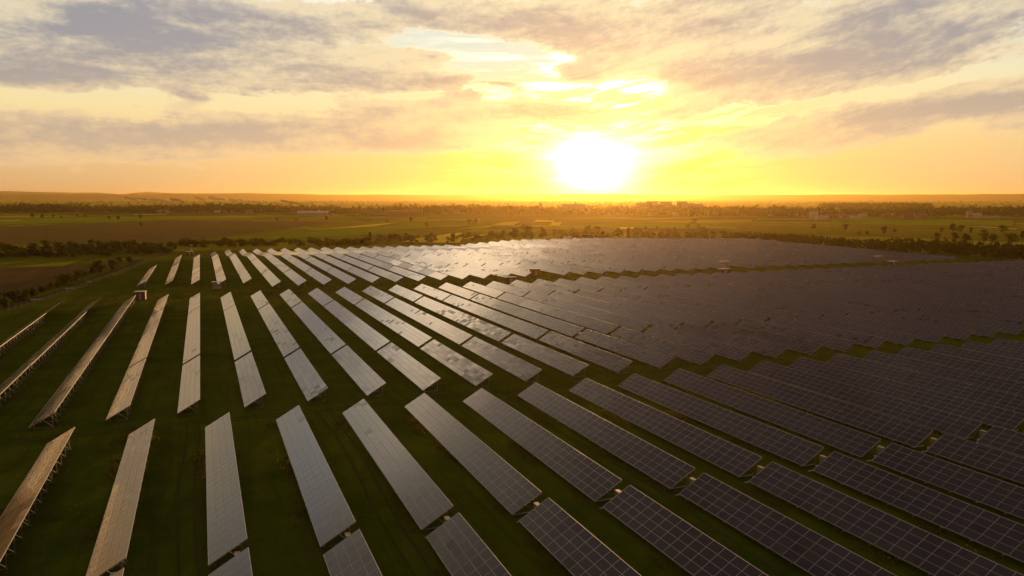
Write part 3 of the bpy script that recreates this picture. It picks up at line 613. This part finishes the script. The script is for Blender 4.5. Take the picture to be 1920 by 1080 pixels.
mesh_obj('pole', MB().tube((0, 0, -.4), (0, 0, 7.2), .13, .08).mesh('pole'), M['galv'], t)
mesh_obj('crossbar', MB().box(-1.3, 1.3, -.25, .25, 7.2, 7.6).mesh('crossbar'), M['white'], t)

# ------------------------------------------------------------------ fences
def fence(pts, step, h, label, mat, rails=(.35, .8, 1.25), pw=.10):
    P_ = [np.array(p[:2]) for p in pts]; S = []; acc = 0
    for a, b in zip(P_[:-1], P_[1:]):
        Ln = np.linalg.norm(b - a); s_ = acc
        while s_ < Ln: S.append(a + (b - a) * s_ / Ln); s_ += step
        acc = s_ - Ln
    o = S[0]; t = empty('wire_fence', (o[0], o[1], Gs(*o)), 0, label, 'fence'); z0 = Gs(*o); w = MB()
    pm = MB().bar((0, 0, -.4), (0, 0, h), pw).mesh('post'); pm.materials.append(mat)
    for k_, p in enumerate(S):
        z = Gs(*p); mesh_obj('post', pm, None, t, (p[0] - o[0], p[1] - o[1], z - z0))
        if k_:
            q = S[k_ - 1]; zq = Gs(*q)
            for rr in rails: w.bar((q[0] - o[0], q[1] - o[1], zq - z0 + rr), (p[0] - o[0], p[1] - o[1], z - z0 + rr), .015)
    wo_ = mesh_obj('wire', w.mesh('wire'), M['wood'], t); return t
fence([hit(-60, 611), hit(0, 591), hit(65, 571), hit(125, 549), hit(215, 517), hit(262, 499), hit(312, 481)], 4.2, 1.9, 'long post and wire fence running beside the dirt path on the left', M['wood'], pw=.16)
fence([(-52, 123.0, 0), (40, 123.2, 0), (205, 123.4, 0)], 6.5, 2.0, 'thin grey mesh fence across the near grass corridor between two blocks', M['wood'], (1.0,), .06)

for (px, py, w, lab) in [(68, 563, 3.6, 'long pale concrete slab lying beside the dirt path, nearest the left edge'), (131, 542, 3.0, 'pale concrete slab lying beside the dirt path near the fence bend'), (167, 529, 2.2, 'short pale concrete slab beside the path, farthest up the slope')]:
    x, y, z = hit(px, py); o = mesh_obj('concrete_slab', MB().box(-w / 2, w / 2, -.8, .8, -.1, .32).box(-w * .45, w * .45, -.6, .6, .32, .42).mesh('concrete_slab'), M['grey'], None, (x, y, z), (0, 0, .25)); tag(o, lab, 'slab')

# ------------------------------------------------------------------ vegetation
def crown_quads(r, n, R_, H, z0, clumps=9, q=.5, flat=.8):
    cc = []
    for _ in range(clumps):
        a = r.uniform(0, 6.28); rr = R_ * r.uniform(0, .72); zz = z0 + H * r.uniform(.15, .88); k_ = math.sqrt(max(.15, 1 - ((zz - z0) / H - .45) ** 2 * 2.6))
        cc.append((rr * k_ * math.cos(a), rr * k_ * math.sin(a), zz, R_ * r.uniform(.28, .55)))
    cc = np.array(cc); idx = r.integers(0, clumps, n); C = cc[idx]
    d_ = r.normal(size=(n, 3)); d_ /= np.linalg.norm(d_, axis=1)[:, None]; rad = C[:, 3] * r.uniform(.45, 1.08, n)
    c = C[:, :3] + d_ * rad[:, None] * np.array([1, 1, flat]); c[:, 2] = np.maximum(c[:, 2], z0 * .6 + .1)
    u = d_ * .4 + r.normal(size=(n, 3)) * .7; u /= np.linalg.norm(u, axis=1)[:, None]; w = np.cross(u, r.normal(size=(n, 3))); w /= np.linalg.norm(w, axis=1)[:, None]; v = np.cross(u, w)
    sz = (q * r.uniform(.5, 1.2, n))[:, None]; V = np.stack([c - w * sz, c + v * sz * .7, c + w * sz, c - v * sz * .8], 1); return V
def trunk_mesh(r, H, rad):
    b = MB(); b.tube((0, 0, -.5), (r.uniform(-.2, .2), r.uniform(-.2, .2), H * .55), rad, rad * .6)
    for k_ in range(4):
        a = k_ * 1.57 + r.uniform(0, 1); b.tube((0, 0, H * r.uniform(.25, .45)), (math.cos(a) * H * .2, math.sin(a) * H * .2, H * r.uniform(.6, .78)), rad * .45, rad * .15, 5)
    return b.mesh('trunk')
TV, BV = [], []
for k_ in range(6):
    r = np.random.default_rng(100 + k_); H = 9.0; me = quads_mesh('crown', crown_quads(r, 620, [3.2, 3.8, 2.6, 3.5, 4.2, 2.2][k_], H * .82, H * .2, 12, .42)); me.materials.append(M['leaf' if k_ % 2 else 'leaf2'])
    tm = trunk_mesh(r, H, .22); tm.materials.append(M['bark']); TV.append((me, tm))
for k_ in range(5):
    r = np.random.default_rng(200 + k_); me = quads_mesh('crown', crown_quads(r, 520, [2.2, 2.8, 2.0, 3.2, 2.5][k_], 3.6, .05, 10, .30)); me.materials.append(M['leaf2' if k_ % 2 else 'leaf'])
    tm = MB(); [tm.tube((0, 0, -.3), (math.cos(a) * 1.0, math.sin(a) * 1.0, 2.3), .08, .03, 5) for a in (0, 1.3, 2.6, 3.9, 5.1)]; tm = tm.mesh('stem'); tm.materials.append(M['bark']); BV.append((me, tm))
VR = np.random.default_rng(77); ntree = 0
def plant(x, y, h, kind, label, group, sx=1.0):
    z = Gs(x, y); me, tm = (TV if kind == 'tree' else BV)[VR.integers(0, 6 if kind == 'tree' else 5)]; H = 9.0 if kind == 'tree' else 3.6
    s_ = h / H; t = empty(kind, (x, y, z), VR.uniform(0, 6.28), label, kind, group); t.scale = (s_ * sx, s_ * sx, s_)
    mesh_obj('crown', me, None, t); mesh_obj('trunk' if kind == 'tree' else 'stem', tm, None, t); return t
# bushes between the path and the ploughed field
for (px, py, h, w) in [(8, 577, 4.0, 'lowest at the left edge'), (26, 566, 4.6, 'second up from the left edge'), (47, 560, 3.8, 'third up from the left edge'), (60, 556, 3.6, 'fourth up from the left edge'), (78, 549, 3.0, 'small one above the first slab'), (93, 544, 3.4, 'low one midway along the path'), (108, 540, 3.0, 'low one left of the round pair'),
        (122, 534, 5.4, 'big round one above the slabs'), (143, 527, 5.0, 'round one right of the big one'), (157, 521, 3.6, 'small one below the dark pair'), (171, 514, 3.4, 'pale one left of the dark pair'), (188, 511, 6.6, 'large dark one, left of the pair'), (211, 505, 5.8, 'dark one, middle of the pair'), (221, 500, 6.0, 'dark one, right of the pair'), (243, 492, 3.6, 'small one near the end of the path')]:
    x, y, _ = hit(px, py); plant(x, y, h * .92, 'bush', 'leafy bush by the dirt path, ' + w, 'bushes along the dirt path', 1.15)
GREEN = ['dark rounded', 'olive spreading', 'ragged low', 'dense upright', 'pale leafy']
def scatter(n, fn, hr, kind, lab, grp, sx=1.0):
    L_ = sorted([fn() for _ in range(n)])
    for k_, (px, py) in enumerate(L_):
        x, y, _ = hit(px, py); look = GREEN[VR.integers(0, 5)]
        plant(x, y, VR.uniform(*hr), kind, f'{look} {lab}, {ordinal(k_ + 1)} from the left', grp, sx * VR.uniform(.9, 1.3))
U = VR.uniform
def yb(px): return np.interp(px, [0, 180, 300, 480, 640, 900], [478, 471, 470, 463, 462, 458])
def band1():
    px = U(-30, 330); return px, yb(px) + U(-8, 6)
def band1b():
    px = U(-30, 200); return px, U(474, 484)
def band2():
    px = U(330, 700); return px, np.interp(px, [330, 400, 700], [465, 463, 462]) + U(-7, 0)
def band3():
    px = U(700, 1330); return px, np.interp(px, [700, 850, 950, 1100, 1330], [456, 455, 451, 441, 438]) + U(-10, 0)
scatter(84, band1, (2.5, 6.5), 'bush', 'bush in the band between the two ploughed fields', 'bushes between the ploughed fields', 1.25)
scatter(12, band1, (6, 9), 'tree', 'tree in the band between the two ploughed fields', 'trees between the ploughed fields', 1.3)
scatter(40, band1b, (2.0, 4.5), 'bush', 'bush above the near ploughed field', 'bushes above the near ploughed field', 1.2)
scatter(80, band2, (2, 6), 'bush', 'bush in the hedge behind the far left rows', 'bushes behind the far left rows', 1.35)
scatter(70, band3, (2, 6.5), 'bush', 'bush on the meadow edge behind the central rows', 'bushes behind the central rows', 1.15)
for k_, (px, py, h) in enumerate([(693, 458, 12), (712, 457, 9), (730, 458, 10), (840, 460, 8), (850, 461, 12), (988, 452, 15), (964, 453, 13), (1015, 452, 13), (945, 453, 11), (1040, 449, 10), (1105, 441, 12), (1120, 440, 10)]):
    x, y, _ = hit(px, py); plant(x, y, h, 'tree', f'taller backlit tree rising above the hedge behind the rows, number {ordinal(k_ + 1)} in its line', 'tall trees behind the rows')
# scattered field trees
for k_, (px, py, h) in enumerate(sorted([(960, 410, 9), (1300, 424, 10), (1290, 432, 7), (1310, 432, 7), (1585, 434, 8), (1657, 442, 9), (1678, 437, 5), (1525, 431, 7), (1610, 443, 5), (1625, 443, 5), (1765, 439, 7), (1785, 438, 11), (1800, 439, 9), (1820, 440, 7), (1880, 439, 9), (1845, 444, 7), (1915, 452, 9), (520, 416, 7), (555, 416, 6), (612, 415, 8), (725, 419, 6), (770, 418, 9), (800, 427, 7), (880, 423, 9), (892, 421, 8), (264, 425, 5), (60, 409, 9), (80, 411, 9), (100, 410, 8), (145, 409, 7), (160, 409, 7), (205, 413, 8), (222, 414, 8), (263, 412, 9), (115, 411, 6), (1757, 455, 8), (1845, 458, 9), (1860, 457, 8), (1790, 461, 10), (1808, 461, 9), (1895, 463, 10)])):
    x, y, _ = hit(px, py); plant(x, y, h * 1.15, 'tree', f'lone field tree dotted over the open farmland, {ordinal(k_ + 1)} from the left', 'scattered field trees', 1.3)
# the dark hedge on the right: one thick line of trees
HV = []; HR = np.random.default_rng(5)
def line_pts(pts, n, wid, r):
    P_ = np.array([p[:2] for p in pts]); seg = np.linalg.norm(np.diff(P_, axis=0), axis=1); cum = np.concatenate([[0], np.cumsum(seg)]); out = []
    for s_ in r.uniform(0, cum[-1], n):
        k_ = min(len(seg) - 1, np.searchsorted(cum, s_) - 1); f = (s_ - cum[k_]) / seg[k_]; p = P_[k_] * (1 - f) + P_[k_ + 1] * f; out.append(p + r.uniform(-wid, wid, 2))
    return out
def mass(name, pts, hf, quads, q, mat, label, cat, r, kind='stuff', rw=.32, z0=.1):
    Vs = []
    for p in pts:
        h = hf(p); c = crown_quads(r, quads, h * rw * r.uniform(.8, 1.3), h * (1 - z0), h * z0, 5, q * (.7 + .04 * h))
        c[:, :, 0] += p[0]; c[:, :, 1] += p[1]; c[:, :, 2] += Gs(*p) ; Vs.append(c)
    me = quads_mesh(name, np.concatenate(Vs)); return tag(mesh_obj(name, me, mat), label, cat, kind=kind)
edge = [(322, 640, 0), (380, 628, 0), (480, 582, 0), (486, 545, 0), (466, 440, 0), (462, 380, 0), (461, 335, 0), (468, 300, 0), (500, 262, 0)]
hp = line_pts(edge, 420, 6, HR) + line_pts([(478, 590, 0), (492, 540, 0), (480, 440, 0), (478, 340, 0), (492, 300, 0), (520, 262, 0)], 420, 9, HR)
mass('hedgerow', hp, lambda p: HR.uniform(6.0, 10.0) * (1.15 if p[1] < 400 else .85), 120, .5, M['leaf2'], 'thick dark hedge of trees bounding the farm on the right', 'hedge', HR, z0=.03)
# the village belt and the far woods
VR2 = np.random.default_rng(9); bp = []
for _ in range(1500):
    px = VR2.uniform(-60, 640); py = np.interp(px, [0, 560, 640], [398.5, 399, 401]) - abs(VR2.normal(0, 3.2)); bp.append(hit(px, py))
for _ in range(1000):
    px = VR2.uniform(600, 1250); py = np.interp(px, [600, 900, 1250], [403, 402, 404]) - abs(VR2.normal(0, 3.4)); bp.append(hit(px, py))
for _ in range(1200):
    px = VR2.uniform(1200, 1990); py = np.interp(px, [1200, 1500, 1900], [404, 407, 406]) - abs(VR2.normal(0, 4.2)); bp.append(hit(px, py))
bp = [(p[0], p[1]) for p in bp if p[1] < 5200]
def vh(p):
    n = math.sin(p[0] * .011 + 1) + math.sin(p[0] * .029 + p[1] * .01); return max(9, 15 + 3.0 * n + VR2.uniform(-3, 5))
mass('village_trees', bp, vh, 60, 1.35, M['leaf2'], 'hazy belt of village trees stretching across the plain below the hills', 'trees', VR2, rw=.50, z0=.02)
fp = []
for _ in range(900):
    px = VR2.uniform(-80, 2000); py = 377 + abs(VR2.normal(0, 5)) ; p = hit(px, min(py, 392)); fp.append((p[0], p[1]))
fp = [p for p in fp if p[1] < 9000]
mass('far_trees', fp, lambda p: VR2.uniform(8, 14), 26, 2.2, M['leaf'], 'faint scattered tree lines on the distant plain', 'trees', VR2, rw=.8, z0=.02)
wp = [hit(VR2.uniform(1540, 1745), VR2.uniform(388.0, 390.0)) for _ in range(420)]
mass('far_wood', [(p[0], p[1]) for p in wp], lambda p: 19 + VR2.uniform(-1.5, 1.5), 34, 2.0, M['leaf2'], 'dark flat-topped wood standing alone on the far plain', 'wood', VR2, rw=.5, z0=.02)

# ------------------------------------------------------------------ village buildings
def house(px, py, w, dp, h, wall, roof, label, kind='house', rz=0.0, flat=False, grp=None, floors=1):
    x, y, z = hit(px, py); t = empty(kind, (x, y, z), rz, label, kind.replace('_', ' '), grp); b = MB().box(-w / 2, w / 2, -dp / 2, dp / 2, -1, h)
    mesh_obj('wall', b.mesh('wall'), wall, t)
    if flat: mesh_obj('roof', MB().box(-w / 2 - .4, w / 2 + .4, -dp / 2 - .4, dp / 2 + .4, h + .003, h + .5).mesh('roof'), roof, t)
    else:
        rh = min(dp * .38, 5); b = MB(); a0, a1, d0, d1 = -w / 2 - .5, w / 2 + .5, -dp / 2 - .5, dp / 2 + .5
        b.poly([(a0, d0, h), (a1, d0, h), (a1, 0, h + rh), (a0, 0, h + rh)]); b.poly([(a1, d1, h), (a0, d1, h), (a0, 0, h + rh), (a1, 0, h + rh)])
        b.poly([(a0, d1, h), (a0, d0, h), (a0, 0, h + rh)]); b.poly([(a1, d0, h), (a1, d1, h), (a1, 0, h + rh)]); b.poly([(a0, d0, h), (a0, d1, h), (a1, d1, h), (a1, d0, h)])
        ro = mesh_obj('roof', b.mesh('roof'), roof, t); mesh_obj('chimney', MB().box(w * .2, w * .2 + .8, dp * .1, dp * .1 + .8, h + rh * .5, h + rh + 1).mesh('chimney'), M['brick'], ro)
    nw = max(2, min(8, int(w / 3.5)))
    for fl in range(floors):
        for k_ in range(nw):
            cx = -w / 2 + (k_ + .5) * w / nw; zz = (fl + .32) * h / floors
            mesh_obj('window', MB().box(cx - .6, cx + .6, -dp / 2 - .05, -dp / 2 - .003, zz, zz + 1.4).mesh('window'), M['window'], t)
    return t
house(587, 404, 68, 24, 6, M['grey'], M['tin'], 'long white-roofed warehouse in front of the village trees', 'warehouse', PSI * -.6)
house(612, 400.5, 40, 16, 7, M['grey'], M['tin'], 'smaller pale shed directly behind the white-roofed warehouse', 'warehouse', PSI * -.6)
house(702, 405, 60, 16, 6, M['brick'], M['dark'], 'low brown shed left of the big dark hangar', 'warehouse', -.25)
house(758, 406, 80, 26, 13, M['brick'], M['dark'], 'big dark hangar before the village trees', 'warehouse', -.3, True)
house(1525, 410, 14, 12, 10, M['white'], M['tin'], 'white two-storey house right of the village centre', 'house', -.4, False, None, 2)
house(1541, 413, 22, 12, 4.5, M['white'], M['tin'], 'long low white building at the edge of the village', 'house', -.4)
house(1582, 410, 13, 11, 6, M['cream'], M['tile'], 'cream house with red roof among the village trees', 'house', -.3)
house(1602, 411, 12, 10, 7, M['white'], M['tile'], 'white gabled house beside its cream neighbour', 'house', -.5)
house(1618, 408, 14, 12, 8, M['white'], M['dark'], 'tall white house with dark roof in the village', 'house', -.2, False, None, 2)
house(1662, 409, 16, 12, 8, M['brick'], M['tile'], 'dark brick house left of a pair in the right village', 'house', -.3, False, None, 2)
house(1700, 412, 20, 13, 9, M['brick'], M['dark'], 'large dark brick house in the right village', 'house', -.3, False, None, 2)
house(1728, 412, 16, 12, 8, M['brick'], M['tile'], 'dark red-roofed house at the village edge', 'house', -.5, False, None, 2)
house(1826, 408, 26, 16, 9, M['white'], M['tin'], 'big white hall with lower wings at the far right of the village', 'hall', -.5, True)
house(1817, 409, 9, 9, 15, M['cream'], M['tin'], 'pale square tower beside the big white hall', 'tower', -.5, True)
house(1852, 409, 44, 12, 4, M['white'], M['tin'], 'long low white wing right of the big white hall', 'hall', -.5, True)
house(1075, 400, 64, 16, 24, M['grey'], M['dark'], 'long slab apartment block hazy under the sun', 'apartment_block', -.5, True, None, 5)
for k_, (px, w, h) in enumerate([(1208, 50, 27), (1222, 34, 31), (1248, 34, 30), (1278, 28, 31), (1292, 30, 26), (1308, 24, 24)]):
    house(px, 397.5, w, 15, h, M['grey'], M['dark'], ['widest grey', 'second', 'third', 'tallest', 'fifth', 'rightmost'][k_] + ' hazy apartment block on the village skyline right of the sun', 'apartment_block', -.5, True, 'hazy apartment blocks', 5)
hr = np.random.default_rng(21)
WL = ['white', 'cream', 'grey', 'brick']; RF = ['tile', 'dark', 'tin', 'tile']
for k_ in range(56):
    px = [hr.uniform(10, 520), hr.uniform(1080, 1480), hr.uniform(1440, 1800)][k_ % 3]; py = np.interp(px, [0, 520, 1080, 1480, 1900], [399, 400.5, 404, 407, 409]) - hr.uniform(0, 4)
    a, b = hr.integers(0, 4), hr.integers(0, 4)
    house(px, py, hr.uniform(9, 15), hr.uniform(8, 11), hr.uniform(3.5, 7), M[WL[a]], M[RF[b]], f'small {["white", "cream", "grey", "brick"][a]} house with {["red", "dark", "pale", "red"][b]} roof in the {["left", "central", "right"][k_ % 3]} village, {ordinal(k_ // 3 + 1)} of its scatter', 'house', hr.uniform(-.8, .3), False, 'village houses')
x, y, z = hit(1014, 399); t = empty('church', (x, y, z), 0, 'small church with a pointed spire left of the sun', 'church')
mesh_obj('nave', MB().box(-9, 9, -5, 5, -1, 8).mesh('nave'), M['grey'], t); mesh_obj('tower', MB().box(-2.5, 2.5, -2.5, 2.5, 8, 18).mesh('tower'), M['grey'], t)
b = MB(); [b.poly([(sx * 2.8, sy * 2.8, 18), (sx2 * 2.8, sy2 * 2.8, 18), (0, 0, 31)]) for sx, sy, sx2, sy2 in ((-1, -1, 1, -1), (1, -1, 1, 1), (1, 1, -1, 1), (-1, 1, -1, -1))]
mesh_obj('spire', b.mesh('spire'), M['dark'], t)
for k_, (px, py) in enumerate([(91, 434), (184, 430), (262, 423), (735, 405), (407, 413), (1455, 412), (1560, 436), (640, 407)]):
    x, y, z = hit(px, py); t = empty('utility_pole', (x, y, z), 0, ['tall lone pole in the big ploughed field, leftmost', 'second pole from the left in the big ploughed field', 'third pole from the left, near the far field edge', 'thin pole before the big dark hangar', 'thin pole in the green strip beyond the ploughed field', 'thin pole on the meadow left of the white house', 'thin pole standing in the right-hand meadow', 'thin pole right of the white-roofed warehouse'][k_], 'utility pole')
    mesh_obj('pole', MB().tube((0, 0, -.5), (0, 0, 9.5), .22, .14).mesh('pole'), M['wood'], t); mesh_obj('crossarm', MB().bar((-1.1, 0, 8.8), (1.1, 0, 8.8), .18).mesh('crossarm'), M['wood'], t)

# ------------------------------------------------------------------ tall grass and weeds near the tables
TR = np.random.default_rng(31); tv = []
def tufts(x, y, n, hgt):
    z = Gs(x, y); c = np.stack([x + TR.normal(0, .45, n), y + TR.normal(0, .7, n), np.full(n, z)], -1); a = TR.uniform(0, 6.28, n); w = TR.uniform(.03, .09, n) * (1 + hgt); h = hgt * TR.uniform(.4, 1.1, n)
    u = np.stack([np.cos(a) * w, np.sin(a) * w, 0 * a], -1); lean = np.stack([TR.normal(0, .25, n) * h, TR.normal(0, .25, n) * h, h], -1)
    return np.stack([c - u, c + u, c + u * .3 + lean, c - u * .3 + lean], 1)
for i in range(0, 13):
    for _ in range(170):
        y = TR.uniform(45, 124)
        if 68 < y < 72.5: continue
        m_ = math.sin(y * .16 + i * 2.1) + math.sin(y * .37 + i)
        if m_ < .2: continue
        tv.append(tufts(CX(i) - WX - .5 + TR.normal(0, .5), y, 9, .38)); 
        if TR.uniform() < .35: tv.append(tufts(CX(i) + 1.2 + TR.normal(0, .9), y, 8, .32))
for _ in range(900):
    x, y = TR.uniform(-40, 110), TR.uniform(50, 200)
    if math.sin(x * .21 + y * .05) + math.sin(y * .13 + x * .07) > .7: tv.append(tufts(x, y, 8, .28))
for _ in range(2600):
    x, y = TR.uniform(-45, 120), TR.uniform(40, 170)
    if math.sin(x * .9 + y * .11) + math.sin(y * .43 + x * .3) + TR.normal(0, .6) > .9: tv.append(tufts(x, y, 7, .22))
for _ in range(1100): tv.append(tufts(TR.uniform(-45, 160), TR.normal(288 + 13, 6), 6, .45))
tag(mesh_obj('tall_grass', quads_mesh('tall_grass', np.concatenate(tv)), M['tuft']), 'ragged tufts of tall grass along the lower edges of the tables', 'grass', kind='stuff')

# ------------------------------------------------------------------ smoke from two field fires
def smoke(px, py, path, label, dens, seed):
    """overlapping soft-edged puffs: thin at the fire, wider as they rise and drift to the left"""
    x, y, z = hit(px, py); s_ = math.hypot(x, y) / F; r = np.random.default_rng(seed)
    rt = np.array([math.cos(PSI), -math.sin(PSI), 0]); fw = np.array([math.sin(PSI), math.cos(PSI), 0]); up = np.array([0, 0, 1.0]); bm = MB()
    for k_ in range(len(path) - 1):
        (x0, z0, r0), (x1, z1, r1) = path[k_], path[k_ + 1]
        for q_ in range(5):
            f = (q_ + r.uniform(0, 1)) / 5; rad = (r0 + (r1 - r0) * f) * r.uniform(.6, 1.25); c = rt * ((x0 + (x1 - x0) * f) * s_) + up * ((z0 + (z1 - z0) * f + r.uniform(-.5, .5) * rad * .8) * s_) + fw * r.uniform(-1, 1) * rad * s_
            ax = rt * rad * s_ * r.uniform(1.6, 3.0) - up * rad * s_ * r.uniform(.2, .9); n0 = len(bm.v); nu, nv = 12, 7
            for j in range(nv + 1):
                t_ = math.pi * j / nv
                for i in range(nu):
                    a_ = 2 * math.pi * i / nu; bm.v.append(tuple(c + ax * math.cos(t_) + (fw * math.cos(a_) * 1.4 + up * math.sin(a_)) * math.sin(t_) * rad * s_ * .8))
            for j in range(nv):
                for i in range(nu): bm.f.append((n0 + j * nu + i, n0 + j * nu + (i + 1) % nu, n0 + (j + 1) * nu + (i + 1) % nu, n0 + (j + 1) * nu + i)); bm.mi.append(0)
    m_, k = newmat('smoke'); pv = k.n.new('ShaderNodeVolumePrincipled'); pv.inputs['Color'].default_value = (1, .62, .28, 1); pv.inputs['Anisotropy'].default_value = .86
    pv.inputs['Density'].default_value = dens; k.l.new(pv.outputs[0], k.out.inputs['Volume'])
    return tag(mesh_obj('smoke_plume', bm.mesh('smoke_plume'), m_, None, (x, y, z)), label, 'smoke', kind='stuff')
smoke(352, 391, [(0, 3, .8), (-4, 9, 1.6), (-12, 13, 2.4), (-24, 15, 2.8)], 'drifting smoke from a field fire left of the village', .0015, 1)
smoke(330, 391, [(0, 3, .7), (-6, 8, 1.5), (-18, 12, 2.4), (-44, 16, 3.0), (-80, 17, 2.2)], 'second fainter smoke drifting low at the far left of the belt', .0008, 2)
smoke(580, 390, [(0, 3, .9), (-12, 5, 1.3), (-26, 9, 1.8), (-46, 13, 2.4)], 'thin smoke plume rising above the white-roofed warehouse', .0020, 3)
smoke(500, 388, [(0, 6, 1.2), (-40, 10, 2.6), (-90, 14, 3.2), (-130, 16, 2.4)], 'broad veil of smoke drifting along the foot of the left hills', .0004, 4)

# ------------------------------------------------------------------ haze
hz = MB().box(-24000, 27500, -400, 21500, -14, 150).mesh('haze')
m_, k = newmat('haze'); pv = k.n.new('ShaderNodeVolumePrincipled'); pv.inputs['Color'].default_value = (1.0, .66, .22, 1); pv.inputs['Density'].default_value = 4.0e-5; pv.inputs['Anisotropy'].default_value = .78
k.l.new(pv.outputs[0], k.out.inputs['Volume']); tag(mesh_obj('haze', hz, m_), 'warm evening haze filling the air over the plain', 'haze', kind='stuff')
